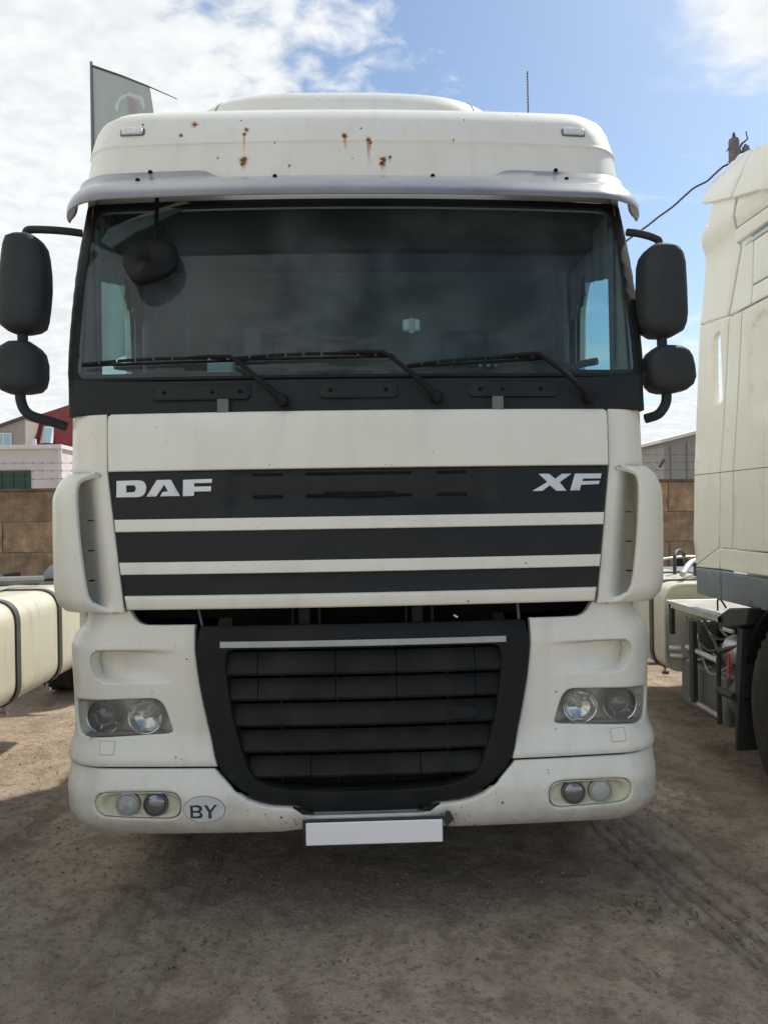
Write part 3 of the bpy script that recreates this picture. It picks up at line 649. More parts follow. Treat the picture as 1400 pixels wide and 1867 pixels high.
for s in (1, -1):
    q = MB(); q.prism([(s*.285, .006, .447), (s*.225, .004, .436), (s*.205, .004, .424), (s*.245, .002, .420)], (0, .02, 0)); q.build('notch_shadow', M_grille, T, bevel=.003)  # dark triangles standing in for the shadows beside the step plate
# licence plate, its writing hidden in the photograph: plain white in a black holder
boxo('plate_holder', -.245, .292, -.030, -.018, .306, .412, M_black, T, .004)
q = MB(); q.prism([(.292, -.026, .402), (.305, -.026, .43), (.32, -.022, .425), (.335, -.02, .395), (.305, -.026, .37)], (0, .01, 0)); q.build('plate_clip', M_black, T, bevel=.002)
boxo('licence_plate', -.232, .288, -.038, -.031, .318, .404, M_white, T, .004)
q = MB()
# BY oval sticker
st = [(-.6235+.081*cos(2*pi*k/48), .4475+.052*sin(2*pi*k/48)) for k in range(48)]
panel('oval_sticker', st, ZB, mat('sticker_rim', (.05, .05, .055), .5), T, off=.0022, th=.001, step=.03, rim=.0004, edge=.02)
st2 = [(-.6235+.0795*cos(2*pi*k/48), .4475+.0505*sin(2*pi*k/48)) for k in range(48)]
stk = panel('sticker_face', st2, ZB, mat('sticker_white', (.62, .63, .64), .35, var=.08, vscale=30), T, off=.0030, th=.001, step=.03, rim=.0003, edge=.02)
M_ink = mat('sticker_ink', (.035, .04, .04), .5, var=.4, vscale=40)
def flat_letters(name, polys, Z, material, parent, off, th=.003, sides=(1,)):
    for P_, holes in polys:
        panel(name, P_, Z, material, parent, off=off, th=th, step=.05, rim=.0006, holes=holes, edge=.03)
def zo(px, py, sc, ox, oy, Yp):
    p = at(ox+px/sc, oy+py/sc, Yp); return (p.x, p.z)
def ltr(pts, sc, ox, oy, Yp): return [zo(a, b, sc, ox, oy, Yp) for a, b in pts]
S4 = (3.889, 100, 1080, .015)
B_out = [(958, 1518), (1010, 1512), (1035, 1518), (1046, 1533), (1043, 1552), (1030, 1562), (1046, 1572), (1050, 1588), (1040, 1603), (1018, 1608), (962, 1608)]
B_h1 = [(978, 1530), (1006, 1528), (1024, 1536), (1022, 1548), (1006, 1554), (979, 1555)]; B_h2 = [(980, 1568), (1008, 1567), (1028, 1574), (1028, 1586), (1010, 1594), (981, 1595)]
Yl = [(1058, 1512), (1082, 1512), (1104, 1546), (1132, 1508), (1154, 1506), (1112, 1562), (1112, 1606), (1090, 1607), (1090, 1565)]
flat_letters('sticker_letter', [(ltr(B_out, *S4), [ltr(B_h1, *S4), ltr(B_h2, *S4)]), (ltr(Yl, *S4), [])], ZB, M_ink, T, .0038, .0008)
# --- hood: white top, black insert, white strips
def hx(v): return 1.010-.004*(1.99-v)/.23 if v > 1.756 else 1.006-(1.756-v)*(.073/.546)
hood_top = [(hx(1.756)-.003, 1.7565), (hx(1.9)-.003, 1.9), (hx(1.985)-.003, 1.985), (hx(1.985)-.010, 1.992)]
hoodP = [(hx(1.7565)-.004, 1.7565), (hx(1.9)-.004, 1.9), (hx(1.985)-.004, 1.980), (hx(1.985)-.014, 1.991)]
hood = panel('front_hatch', hoodP+[(-x, v) for x, v in reversed(hoodP)], ZF, M_paint, T, step=.04, rim=.006, th=.03)
insP = [(hx(1.2)-.006, 1.215), (hx(1.4)-.006, 1.4), (hx(1.6)-.006, 1.6), (hx(1.75)-.006, 1.7535)]
insO = insP+[(-x, v) for x, v in reversed(insP)]
def ins_disp(u, v):
    d = 0
    if abs(u) < .53 and 1.575 < v < 1.745: d += .006*sstep(.53, .50, abs(u))*(sstep(1.575, 1.58, v))+.010*sstep(1.668, 1.664, v)*sstep(1.60, 1.64, v)*sstep(.53, .52, abs(u))
    if abs(u) < .62 and 1.28 < v < 1.345: d += .012*sstep(1.345, 1.335, v)*sstep(1.29, 1.33, v)*sstep(.62, .55, abs(u))
    return d
cut = [(-.53, 1.666), (.53, 1.666)]
insert = panel('black_insert', insO, ZF, M_insert, T, off=-.012, step=.03, rim=.002, disp=ins_disp, lines=[cut, [(-.53, 1.74), (.53, 1.74)]], th=.02)
panel('latch_recess', roundp([(-.155, 1.664), (.135, 1.664), (.095, 1.642), (-.115, 1.642)], .005), ZF, M_dark, T, off=-.0155, th=.004, step=.05, rim=.001)
for x0, x1 in ((-.43, -.31), (-.22, .20), (.30, .42)):
    for zz in (1.742, 1.656): panel('vent_slot', roundp([(x0, zz-.012), (x1, zz-.012), (x1, zz), (x0, zz)], .005), ZF, M_dark, T, off=-.0185 if zz < 1.7 else -.0165, th=.003, step=.06, rim=.001)
for v0, v1, rm in ((1.517, 1.566, .004), (1.350, 1.398, .004), (1.209, 1.267, .012)):
    P_ = [(hx(v0)-.007, v0), (hx(v1)-.007, v1)]
    panel('white_strip', P_+[(-x, v) for x, v in reversed(P_)], ZF, M_paint, T, off=.003, step=.04, rim=rm, th=.018)
# letters
S3 = (3.5, 80, 730, .075)
D_o = [(441, 512), (585, 508), (615, 513), (633, 530), (640, 555), (635, 585), (622, 605), (600, 615), (580, 617), (443, 619)]; D_h = [(506, 542), (552, 540), (567, 546), (571, 562), (567, 578), (554, 585), (508, 587)]
A_o = [(642, 614), (708, 507), (800, 505), (862, 610), (732, 612), (748, 584), (783, 580), (757, 537), (706, 613)]
F_o = [(880, 506), (1068, 500), (1067, 526), (954, 528), (954, 550), (1064, 548), (1062, 580), (954, 582), (952, 609), (881, 612)]
flat_letters('badge_letter', [(ltr(D_o, *S3), [ltr(D_h, *S3)]), (ltr(A_o, *S3), []), (ltr(F_o, *S3), [])], ZF, M_silver, T, -.006, .007)
S5 = (3.5, 850, 730, .075)
X_o = [(472, 467), (540, 467), (578, 499), (622, 467), (687, 465), (607, 521), (650, 575), (585, 577), (543, 541), (492, 577), (427, 578), (527, 519)]
F2 = [(710, 465), (887, 463), (878, 495), (762, 497), (756, 513), (874, 510), (865, 532), (748, 537), (737, 573), (676, 574)]
flat_letters('badge_letter', [(ltr(X_o, *S5), []), (ltr(F2, *S5), [])], ZF, M_silver, T, -.006, .007)
# --- corner panels with air duct, and the deflectors standing over it
cxo = lambda v: ZC.us(.62, v)
cp = [(hx(1.205)+.006, 1.200), (cxo(1.2), 1.200), (cxo(1.6), 1.6), (cxo(1.99), 1.982), (ZC.ux(1.185, 1.99), 1.990), (hx(1.985)+.005, 1.993), (hx(1.9)+.005, 1.9), (hx(1.756)+.005, 1.756), (hx(1.5)+.005, 1.5)]
def cp_disp(u, v):
    a = sstep(hx(v)+.035, hx(v)+.17, u); b = sstep(1.752, 1.725, v)*sstep(1.202, 1.235, v)
    return .085*a*b
panel('corner_panel', cp, ZC, M_paint, T, step=.02, rim=.005, th=.02, ydisp=cp_disp, sides=(1, -1))
dxo = lambda v: ZD.us(.50, v)
DU = lambda x, v: (ZD.ux(x, v), v)
dP = [(.965, 1.197), (1.03, 1.1985), DU(1.1, 1.198)]+[(dxo(1.2), 1.20), (dxo(1.4), 1.4), (dxo(1.64), 1.64), (dxo(1.74), 1.755), DU(1.15, 1.757), DU(1.09, 1.757), DU(1.035, 1.753), DU(1.07, 1.747), DU(1.10, 1.735), DU(1.115, 1.715), DU(1.119, 1.69), DU(1.117, 1.62), DU(1.110, 1.52), DU(1.100, 1.43), DU(1.086, 1.32), DU(1.077, 1.27), DU(1.062, 1.238), DU(1.038, 1.216), DU(1.00, 1.204)]
defl = panel('wind_deflector', dP, ZD, M_paint, T, step=.022, rim=.007, th=.02, sides=(1, -1), edge=.015)
for s in (1, -1):
    for z in (1.565, 1.445, 1.325):
        boxo('deflector_clip', s*1.095-.012*s-.004, s*1.095-.012*s+.012, .13, .16, z-.002, z+.002, M_dark, T, 0)
# --- cowl, windscreen
cw = [(ZW.us(.42, 1.99), 1.99), (ZW.us(.42, 2.13), 2.14), (ZW.ux(1.16, 2.14), 2.138), (1.02, 2.128), (.8, 2.122), (0, 2.121)]
cwP = [(0, 1.985), (1.0, 1.988)]+cw; cwP = cwP[:2]+cw[:-1]+[(0, 2.121)]
cwF = cwP[1:-1]; cowl = panel('cowl', cwF+[(-x, v) for x, v in reversed(cwF)], ZW, M_cowl, T, step=.04, rim=.003, th=.02)
for x0, x1, holes in ((-.835, -.435, (-.785, -.59, -.48)), (-.165, .158, (-.118, .105)), (.435, .815, (.487, .578, .735))):
    o = panel('cowl_step', roundp([(x0, 2.038), (x1, 2.038), (x1, 2.102), (x0, 2.102)], .03, 5), ZW, M_cowl, T, off=.012, th=.014, step=.04, rim=.006, disp=lambda u, v: .007*(1-sstep(.010, .018, abs(v-2.07))))
    for hxx in holes:
        q = MB(); p = ZW.S(hxx, 2.072); q.lathe([(.0085, 0), (.0085, -.007), (.006, -.009), (.0001, -.009)], (hxx, p.y-.008, 2.072), n=12); q.build('bolt', M_dark, o)
for x in (-.545, .555): boxo('cowl_bracket', x-.022, x+.022, .115, .15, 1.985, 2.04, M_grey, T, .003)
ugs = lambda x, v: (ZW.ux(x, v), v)
wsP = [(ZW.us(.50, 2.93), 2.93)]
ws_out = [(ZW.ux(1.213, 2.15)+.03, 2.128), (ZW.ux(1.225, 2.6)+.03, 2.6), (ZW.ux(1.211, 2.95)+.03, 2.96)]
ws_full = roundp(ws_out+[(-x, v) for x, v in reversed(ws_out)], [.07, 0, .08, .08, 0, .07], 6)
ws_clear = roundp([(1.150, 2.142), (1.158, 2.6), (1.145, 2.925), (-1.145, 2.925), (-1.158, 2.6), (-1.150, 2.142)], [.05, 0, .06, .06, 0, .05], 6)
panel('windscreen_seal', densify(ws_full, .025), ZW, M_grille, T, off=-.001, th=.012, step=.04, rim=.004, holes=[ws_clear])
panel('scuttle_seal', mirrorP([(1.16, 2.095), (1.16, 2.172), (0, 2.158), (0, 2.09)][:2]), ZW, M_dark, T, off=-.03, th=.01, step=.1, edge=.1)
wsg = panel('windscreen', insetp(densify(ws_clear, .05), -.006), ZW, M_glass, T, off=-.004, th=.0, step=.06, rim=.001)
# --- roof fascia, roof shell
uR = lambda v: ZR.us(2.25, v)
rf = [(uR(v), v) for v in (2.935, 3.03, 3.09, 3.18, 3.27, 3.35, 3.41, 3.47, 3.53, 3.62, 3.80, 4.2)]
panel('roof_shell', rf+[(-x, v) for x, v in reversed(rf)], ZR, M_roof, T, step=.05, rim=.003, th=.01, lines=[[(-uR(v)+.02, v), (uR(v)-.02, v)] for v in (3.262, 3.266, 3.272, 3.279, 3.285)], edge=.06)
for s in (1, -1):   # pale rubber-backed marker lamps
    u0 = s*1.0
    P_ = roundp([(s*1.02-.057, 3.322), (s*1.02+.057, 3.322), (s*1.02+.057, 3.362), (s*1.02-.057, 3.362)], .012, 4)
    o = panel('marker_lamp', P_, ZR, M_grey, T, off=.006, th=.008, step=.03, rim=.004, edge=.02)
    P2 = roundp([(s*1.02-.050, 3.327), (s*1.02+.050, 3.327), (s*1.02+.048, 3.360), (s*1.02-.048, 3.360)], .010, 4)
    panel('lens', P2, ZR, mat('marker_lens', (.66, .68, .69), .15, coat=1.0, var=.15, vscale=60, bump=.3, bscale=150), o, off=.016, th=.012, step=.012, rim=.006, edge=.012)
# --- sun visor
ZV = Zone([(2.882, .205, 2.877, 1.268, .26, .05), (2.89, .190, 2.880, 1.274, .26, .05), (2.90, .186, 2.898, 1.277, .26, .05), (2.93, .212, 2.93, 1.277, .25, .048), (2.98, .270, 2.98, 1.275, .24, .046), (3.02, .338, 3.02, 1.274, .22, .045), (3.045, .383, 3.045, 1.275, .2, .05), (3.08, .428, 3.08, 1.28, .18, .05), (3.12, .468, 3.12, 1.285, .18, .05)])
ve = lambda y, v: ZV.us(y, v)
vP = [(ve(.40, 2.9), 2.893), (ve(.48, 2.90), 2.887), (ve(.54, 2.92), 2.90), (ve(.60, 2.96), 2.96), (ve(.62, 3.03), 3.03), (ve(.60, 3.09), 3.10), (ZV.ux(1.10, 3.1), 3.112), (.9, 3.113), (.70, 3.113), (.66, 3.106), (.60, 3.054), (.56, 3.049)]
vFull = roundp(vP+[(-x, v) for x, v in reversed(vP)], .04, 4)
visor = panel('sun_visor', vFull, ZV, M_visor, T, step=.022, rim=.004, th=.006, edge=.02,
      lines=[[(-1.3, 2.887), (1.3, 2.887)]][:0])
for px, py, v_, z_ in ((271, 309, 3.10, 0), (253, 331, 3.05, 0), (508, 320, 3.06, 0), (503, 328, 3.04, 0), (784, 318, 3.06, 0), (788, 325, 3.04, 0), (1017, 304, 3.10, 0), (1035, 323, 3.05, 0)):
    Yg = .46 if v_ > 3.055 else .38
    p = at(px, py, Yg); c = ZV.S(p.x, p.z) if v_ < 3.055 else ZR.S(p.x, p.z)
    c = ZV.S(p.x, p.z) if abs(p.x) > .66 or v_ < 3.055 else c
    q = MB(); q.lathe([(.010, .004), (.010, -.004), (.006, -.008), (.0001, -.008)], (c.x, c.y-.002, c.z), n=12); q.build('bolt', M_dark, T)
# --- roof air dome, antenna
dome = housing('roof_hatch_dome', [(3.44, -.80, .80, 1.0), (3.60, -.95, .86, .99), (3.70, -.94, .85, .96), (3.75, -.91, .82, .92), (3.78, -.87, .78, .88), (3.805, -.80, .71, .82), (3.823, -.70, .61, .72), (3.834, -.55, .46, .58), (3.841, -.30, .21, .25)], 1.72, .72, M_roof, T, ex=3.4, n=72)
for s in (1, -1):
    rows_ = [(3.60, .905, .99), (3.70, .895, .96), (3.75, .865, .92), (3.78, .825, .88), (3.805, .755, .82)]
    q = MB(); q.tube([(s*x_-.045, 1.72-.72*df*max(0, 1-(x_/w_)**3.4)**(1/3.4)-.001, z_) for (z_, w_, df), x_ in zip(rows_, (.69, .685, .675, .66, .63))], .0035, 6); q.build('dome_seam', M_grey, dome)
q = MB(); q.tube([(1.035, 1.6, 3.47), (1.036, 1.6, 3.95), (1.034, 1.6, 4.19)], [.006, .0035, .003], 6)
for k in range(26): q.lathe([(.003, -.004), (.0065, 0), (.003, .004)], (1.035, 1.6, 3.75+k*.017), axis='Z', n=6)
q.build('antenna', M_rust, T)
# --- cab shell and interior
ZS = SideZone([(1.0, 1.215), (3.3, 1.24)], -1)
def side_wall(s):
    wh = roundp([(.48, 2.12), (1.09, 2.12), (1.09, 2.62), (1.0, 2.74), (.80, 2.76), (.62, 2.73), (.50, 2.5)], .03, 3)
    Zs = SideZone([(1.0, s*1.19), (2.0, s*1.197), (2.6, s*1.209), (3.0, s*1.20), (3.3, s*1.22)], 1 if s < 0 else -1)
    P_ = [(.32, 1.02), (2.2, 1.02), (2.2, 3.05), (.56, 3.05), (.42, 2.6), (.30, 2.1)]
    o = panel('cab_side', P_, Zs, M_paint, T, step=.1, rim=.004, th=.03, holes=[wh], edge=.08)
    panel('side_window', insetp(densify(wh, .05), -.005), Zs, M_sglass, T, off=-.015, th=0, step=.1, rim=.001)
    # lining
    Zi = SideZone([(1.0, s*1.155), (3.3, s*1.165)], 1 if s < 0 else -1)
    wi = insetp(densify(wh, .05), -.01)
    panel('door_lining', [(.36, 1.5), (2.1, 1.5), (2.1, 2.95), (.48, 2.95), (.36, 2.4), (.30, 2.05)], Zi, M_inner, T, step=.1, rim=.003, th=.006, holes=[wi], edge=.08)
for s in (1, -1): side_wall(s)
for s in (1, -1): boxo('side_lining', s*1.165, s*1.18, .75, 2.15, 2.86, 3.3, M_inner, T, 0)
boxo('rear_wall', -1.185, 1.185, 2.12, 2.16, 1.3, 3.3, M_inner, T, .0)
boxo('cab_floor', -1.12, 1.12, .35, 2.12, 1.25, 1.30, M_lining2, T, .0)
boxo('roof_lining', -1.12, 1.12, .95, 2.12, 3.28, 3.30, M_inner, T, .0)
boxo('bulkhead', -1.10, 1.10, .26, .30, 1.3, 2.05, M_dark, T, .0)
def rbx(name, x0, x1, y0, y1, z0, z1, m, r, label=None): return boxo(name, x0, x1, y0, y1, z0, z1, m, T, r, label)
rbx('overhead_locker', -1.12, 1.12, .66, 1.05, 2.82, 3.2, M_lining2, .02)
rbx('dashboard', -1.12, 1.12, .30, .72, 1.75, 2.145, M_dash, .03)
rbx('upper_bunk', -1.13, 1.13, 1.55, 2.11, 3.0, 3.09, mat('bunk_pale', (.62, .62, .58), .9, var=.1), .02)
rbx('lower_bunk', -1.13, 1.13, 1.50, 2.11, 1.75, 2.0, M_seat, .04)
for s in (1, -1):      # curtains bunched at the corners of the cab
    vs = []; n = 40
    for i in range(n+1):
        t = i/n; y = .46+.035*t; x = s*(1.150-.015*(1+sin(t*38))*.5); vs += [(x, y, 2.12), (x+s*.004*sin(t*20), y, 2.84)]
    new_obj('curtain', vs, [(2*i, 2*i+2, 2*i+3, 2*i+1) for i in range(n)], M_curtain, T, wn=False)
    vs = []
    for i in range(n+1):
        t = i/n; y = 1.06+.25*t; x = s*(1.12-.04*(1+sin(t*34))*.5); vs += [(x, y, 1.9), (x, y, 2.95)]
    new_obj('curtain', vs, [(2*i, 2*i+2, 2*i+3, 2*i+1) for i in range(n)], M_curtain, T, wn=False)
    # curtain pulled back over the window top
    vs = []
    for i in range(n+1):
        t = i/n; y = .50+.66*t; dip = 2.72-.13*abs(2*t-1)**1.0*(1 if t > .5 else .6)-(.0 if t < .5 else .03); x = s*(1.135-.012*sin(t*30)); vs += [(x, y, dip-.02), (x, y, 2.9)]
    new_obj('curtain', vs, [(2*i, 2*i+2, 2*i+3, 2*i+1) for i in range(n)], M_curtain, T, wn=False)
    q = MB(); q.tube(smooth_path([(s*1.14, .86, 2.75), (s*1.125, .86, 2.62), (s*1.125, .875, 2.60), (s*1.125, .89, 2.62), (s*1.14, .90, 2.75)], 4), .006, 6); q.build('strap_loop', M_dark, T)
    q = MB(); q.tube(smooth_path([(s*1.13, .66, 2.28), (s*1.05, .74, 2.27), (s*1.02, .80, 2.20), (s*1.02, .84, 2.10)], 5), .018, 8); q.build('grab_handle', M_dash, T)
def seat(x, m):
    o = rbx('seat', x-.25, x+.25, 1.02, 1.50, 1.62, 1.82, m, .05)
    b = boxo('backrest', x-.24, x+.24, 1.42, 1.56, 1.8, 2.42, m, o, .06); h = boxo('headrest', x-.14, x+.14, 1.44, 1.56, 2.44, 2.62, m, o, .05)
seat(.62, M_seat); seat(-.62, M_seat)
q = MB()
hub = Vector((.60, .78, 2.10)); ax = Vector((0, -.35, .94)).normalized(); e1 = Vector((1, 0, 0)); e2 = ax.cross(e1)
q.tube([hub+(e1*cos(a)+e2*sin(a))*.225 for a in [2*pi*k/36 for k in range(37)]], .015, 8, cap=False)
for a in (0, 2.1, 4.2): q.tube([hub, hub+(e1*cos(a)+e2*sin(a))*.225], .016, 6)
q.build('steering_wheel', M_dark, T)
dsh = MB(); vs = []      # instrument hood
n = 16
for i in range(n+1):
    a = pi*i/n; vs += [(.66-.30*cos(a), .34, 2.145+.11*sin(a)), (.66-.28*cos(a), .62, 2.145+.14*sin(a))]
new_obj('instrument_hood', vs, [(2*i, 2*i+2, 2*i+3, 2*i+1) for i in range(n)], mat('dash_grey', (.34, .35, .35), .4), T, wn=False)
for px in (875, 890, 904):
    p = at(px, 667, .27); q = MB(); q.lathe([(.0075, .006), (.0075, 0), (.005, -.003), (.0001, -.003)], p, n=10); q.build('dash_button', M_bowl, T)
p = at(404, 667, .36); boxo('paper_cup', p.x-.055, p.x+.055, .32, .40, p.z-.05, p.z+.035, mat('pale_box', (.55, .62, .58), .7), T, .012)
p = at(750, 594, .33); o = boxo('toll_tag', p.x-.037, p.x+.037, .325, .345, p.z-.024, p.z+.028, mat('tag_white', (.72, .8, .78), .5), T, .01); boxo('tag_stem', p.x-.011, p.x+.011, .318, .326, p.z-.036, p.z+.03, M_bowl, o, .003)
p = at(455, 612, .40)
boxo('hanging_card', p.x-.035, p.x+.035, .50, .505, p.z-.08, p.z+.06, mat('card_grey', (.09, .10, .10), .8), T, .002)
boxo('blue_lanyard', at(343, 600, .5).x-.012, at(343, 600, .5).x+.014, .50, .51, 2.28, 2.48, mat('lanyard_blue', (.03, .08, .11), .8), T, .002)
# side-lamp nub seen beside the door
for s in (-1, 1):
    q = MB(); q.lathe([(.02, .02), (.02, -.01), (.012, -.018), (.0001, -.018)], (s*1.215, .62, 2.545), n=12); q.build('door_hinge_cap', M_grey, T)
m = MB(); m.prism([at(a, b, .44) for a, b in ((183, 441), (198, 416), (265, 388), (330, 366), (352, 370), (300, 398), (245, 425), (202, 453))], (0, .02, 0)); m.build('grey_diagonal_band', M_curtain, T, bevel=.004)  # pale grey slanting band behind the upper left of the windscreen
# --- wipers
for i, (pv, top, tip, tail) in enumerate((((515, 730), (425, 652), (150, 665), (452, 655)), ((797, 724), (703, 643), (425, 654), (720, 648)), ((1075, 724), (985, 646), (742, 667), (1000, 652)))):
    def W(p, o): 
        a = at(p[0], p[1], .13); r = ZW.S(a.x, a.z); a = at(p[0], p[1], r.y-o); return a
    P0 = W(pv, .035); P1 = W(top, .05); tp = W(tip, .02); tl = W(tail, .02)
    mid = W(((tip[0]*.42+tail[0]*.58), (tip[1]*.42+tail[1]*.58)-5), .045)
    q = MB(); q.tube([P0, P0.lerp(P1, .5)+Vector((0, -.03, 0)), P0.lerp(P1, .92), P1+Vector((-.012, 0, .003)), P1.lerp(mid, .5)+Vector((0, -.008, .004)), mid], [.015, .011, .009, .0085, .0075, .006], 8)
    q.lathe([(.024, .03), (.024, -.012), (.017, -.022), (.0001, -.024)], P0, n=16)
    wo = q.build('wiper', M_wiper, T)
    q = MB(); nseg = 9
    for k in range(nseg):
        a = tp.lerp(tl, k/nseg); b = tp.lerp(tl, (k+.86)/nseg); bow = lambda t: Vector((0, -.012*4*t*(1-t), .010*4*t*(1-t)))
        q.tube([a+bow(k/nseg), b+bow((k+.86)/nseg)], [.0065, .0065], 6)
    q.tube([tp.lerp(tl, t)+Vector((0, .006, -.004)) for t in [k/12 for k in range(13)]], .0055, 6); q.build('blade', M_wiper, wo)
# --- door mirrors
def mirror_set(side, big, small, arm_top, arm_bot, Yc):
    o = MB(); o.tube(smooth_path(arm_top), .0165, 10); mo = o.build('mirror_arm', M_mirror, T)
    o = MB(); o.tube(smooth_path(arm_bot), .021, 10); mo = o.build('mirror_arm', M_mirror, T)
    for nm, rows in (('mirror_housing', big), ('mirror_housing', small)):
        rr = []; n = len(rows)
        for i, (py, xl, xr) in enumerate(rows):
            a, b = at(xl, py, Yc), at(xr, py, Yc); t = i/(n-1); rr.append(((a.z+b.z)/2, a.x, b.x, max(.35, min(1, sin(pi*(.08+.84*t))*1.5))))
        h = housing(nm, rr[::-1], Yc, .085, M_mirror, T, ex=3.0, n=32)
        zc = [r for r in rr if r[3] > .9]; 
        z0, z1 = zc[-1][0], zc[0][0]; xa = max(r[1] for r in zc)+.02; xb = min(r[2] for r in zc)-.02
        boxo('mirror_glass', xa, xb, Yc+.082, Yc+.09, z0+.02, z1-.02, M_chrome, h, .01)
mirror_set(-1, [(430, 36, 60), (433, 26, 66), (440, 17, 76), (452, 12, 84), (470, 9, 88), (500, 6, 91.5), (530, 4, 92), (560, 2.5, 89.5), (585, 3, 86), (597, 8, 82), (605, 18, 74), (610, 30, 60)],
    [(624, 28, 56), (628, 20, 62), (636, 8, 73), (646, -1, 81), (665, -5, 86), (690, -4, 86), (705, 0, 82), (714, 8, 75), (719, 20, 60)],
    [at(150, 426, .36), at(125, 422.5, .33), at(95, 420, .3), at(62, 419, .29), at(51, 421, .29), at(48, 428, .29), at(47.5, 440, .29)],
    [at(42, 600, .29), at(42, 660, .29), at(38, 715, .29), at(40, 735, .29), at(48, 751, .29), at(62, 760, .3), at(90, 768, .32), at(122, 778, .36)], .29)
mirror_set(1, [(448, 1192, 1215), (452, 1183, 1222), (459, 1174, 1232), (469, 1167, 1240), (485, 1163, 1244), (530, 1162, 1246.5), (575, 1163.5, 1248), (592, 1165, 1246), (606, 1172, 1240), (614, 1182, 1226), (617, 1190, 1215)],
    [(632, 1197, 1225), (636, 1190, 1238), (644, 1180, 1250), (654, 1174, 1257), (670, 1173, 1261), (690, 1175, 1263), (704, 1178, 1258), (713, 1186, 1247), (718, 1196, 1226)],
    [at(1143, 424, .36), at(1160, 425.5, .33), at(1180, 430, .3), at(1194, 435, .29), at(1200, 440, .29), at(1201, 455, .29)],
    [at(1205, 600, .29), at(1208, 660, .29), at(1214, 715, .29), at(1213, 735, .29), at(1205, 750, .29), at(1195, 758, .31), at(1176, 764, .34)], .29)
# kerb mirror hung in front of the windscreen
Yk = .27
fm = [(262, 428), (300, 428), (316, 440), (325, 470), (323, 488), (312, 502), (290, 516), (262, 525), (247, 521), (236, 506), (221, 478), (222, 462)]
pts = roundp([(at(a, b, Yk).x, at(a, b, Yk).z) for a, b in fm], .02, 3)
cxm = sum(p[0] for p in pts)/len(pts); czm = sum(p[1] for p in pts)/len(pts); vs = []; n = len(pts)
prof = [(.90, .0), (.97, -.005), (1.0, -.014), (1.0, -.022), (.97, -.032), (.90, -.041), (.78, -.049), (.60, -.055), (.38, -.059), (.15, -.06)]
for sc_, dy in prof:
    for p in pts: vs.append((cxm+(p[0]-cxm)*sc_, Yk+dy+.03+(p[1]-czm)*.36, czm+(p[1]-czm)*sc_))
fs = [(i*n+k, (i+1)*n+k, (i+1)*n+(k+1) % n, i*n+(k+1) % n) for i in range(len(prof)-1) for k in range(n)]+[tuple(range(n)), tuple((len(prof)-1)*n+k for k in range(n))[::-1]]
km = new_obj('kerb_mirror', vs, fs, M_wiper, T, angle=89, wn=False)
q = MB(); q.tube(smooth_path([at(284, 440, .335), at(285, 415, .355), at(286, 385, .385), at(287, 358, .41)]), .009, 8); q.build('mirror_arm', M_wiper, km)
# --- wheels, chassis, tanks of the main truck
def wheel(parent, x, y, z, r, w, sgn, steer=True):
    m = MB(); m.lathe([(r*.56, -w/2), (r*.62, -w/2-.004), (r*.8, -w/2-.012), (r*.95, -w/2), (r, -w/2+.03), (r, w/2-.03), (r*.95, w/2), (r*.8, w/2+.012), (r*.6, w/2), (r*.56, w/2-.01)], (x, y, z), axis='X', n=56)
    for k in range(46):
        a = 2*pi*k/46
        for gx in (-w*.28, w*.28):
            c = Vector((x+gx, y+cos(a)*(r+.002), z+sin(a)*(r+.002))); t = Vector((0, -sin(a), cos(a))); u = Vector((0, cos(a), sin(a)))
            m.add([c+Vector((sx*w*.16, 0, 0))+t*st*.018+u*su for su in (-.01, .006) for st in (-1, 1) for sx in (-1, 1)], [(0, 1, 3, 2), (4, 6, 7, 5), (0, 2, 6, 4), (1, 5, 7, 3), (0, 4, 5, 1), (2, 3, 7, 6)])
    o = m.build('wheel', M_rubber, parent, angle=30)
    m = MB(); f = sgn*(w/2-.02); m.lathe([(r*.57, f), (r*.52, f-sgn*.03), (r*.45, f-sgn*.05), (r*.33, f-sgn*.01), (r*.22, f+sgn*.02), (r*.2, f+sgn*.08), (r*.08, f+sgn*.10), (.0001, f+sgn*.10)], (x, y, z), axis='X', n=40)
    m.build('rim', M_alu, o, angle=35)
    for k in range(10):
        a = 2*pi*k/10; m = MB(); m.lathe([(.016, 0), (.016, sgn*.03), (.0001, sgn*.034)], (x+f+sgn*.0, y+cos(a)*r*.27, z+sin(a)*r*.27), axis='X', n=6); m.build('wheel_nut', M_rust, o, angle=30)
    return o
for s in (1, -1):
    boxo('side_step', s*1.205, s*1.10, .34, .82, .36, 1.19, M_low, T, .02); boxo('side_cover', s*1.19, s*.8, 1.90, 2.75, .40, 1.0, M_grey, T, .03)
for s in (1, -1): wheel(T, s*1.05, 1.35, .505, .51, .31, s)
m = MB(); m.tube([(-1.0, 1.35, .5), (1.0, 1.35, .5)], .06); m.build('axle', M_dark, T)
for s in (1, -1):
    boxo('frame_rail', s*.43-.04, s*.43+.04, .4, 5.9, .72, .98, M_dark, T, .005)
    wheel(T, s*1.05, 5.0, .505, .51, .31, s); wheel(T, s*.72, 5.0, .505, .51, .28, s)
    boxo('mudguard', s*1.22, s*.62, 4.45, 5.55, 1.03, 1.08, M_grey, T, .02)
boxo('engine', -.42, .42, .6, 1.9, .50, 1.2, M_dark, T, .03)
boxo('radiator', -.55, .55, .28, .40, .45, 1.15, M_dark, T, .01)
boxo('cross_beam', -.95, .95, .22, .34, .42, .56, M_dark, T, .01)
m = MB(); m.tube([(-1.0, 5.0, .5), (1.0, 5.0, .5)], .09); m.build('axle', M_dark, T)
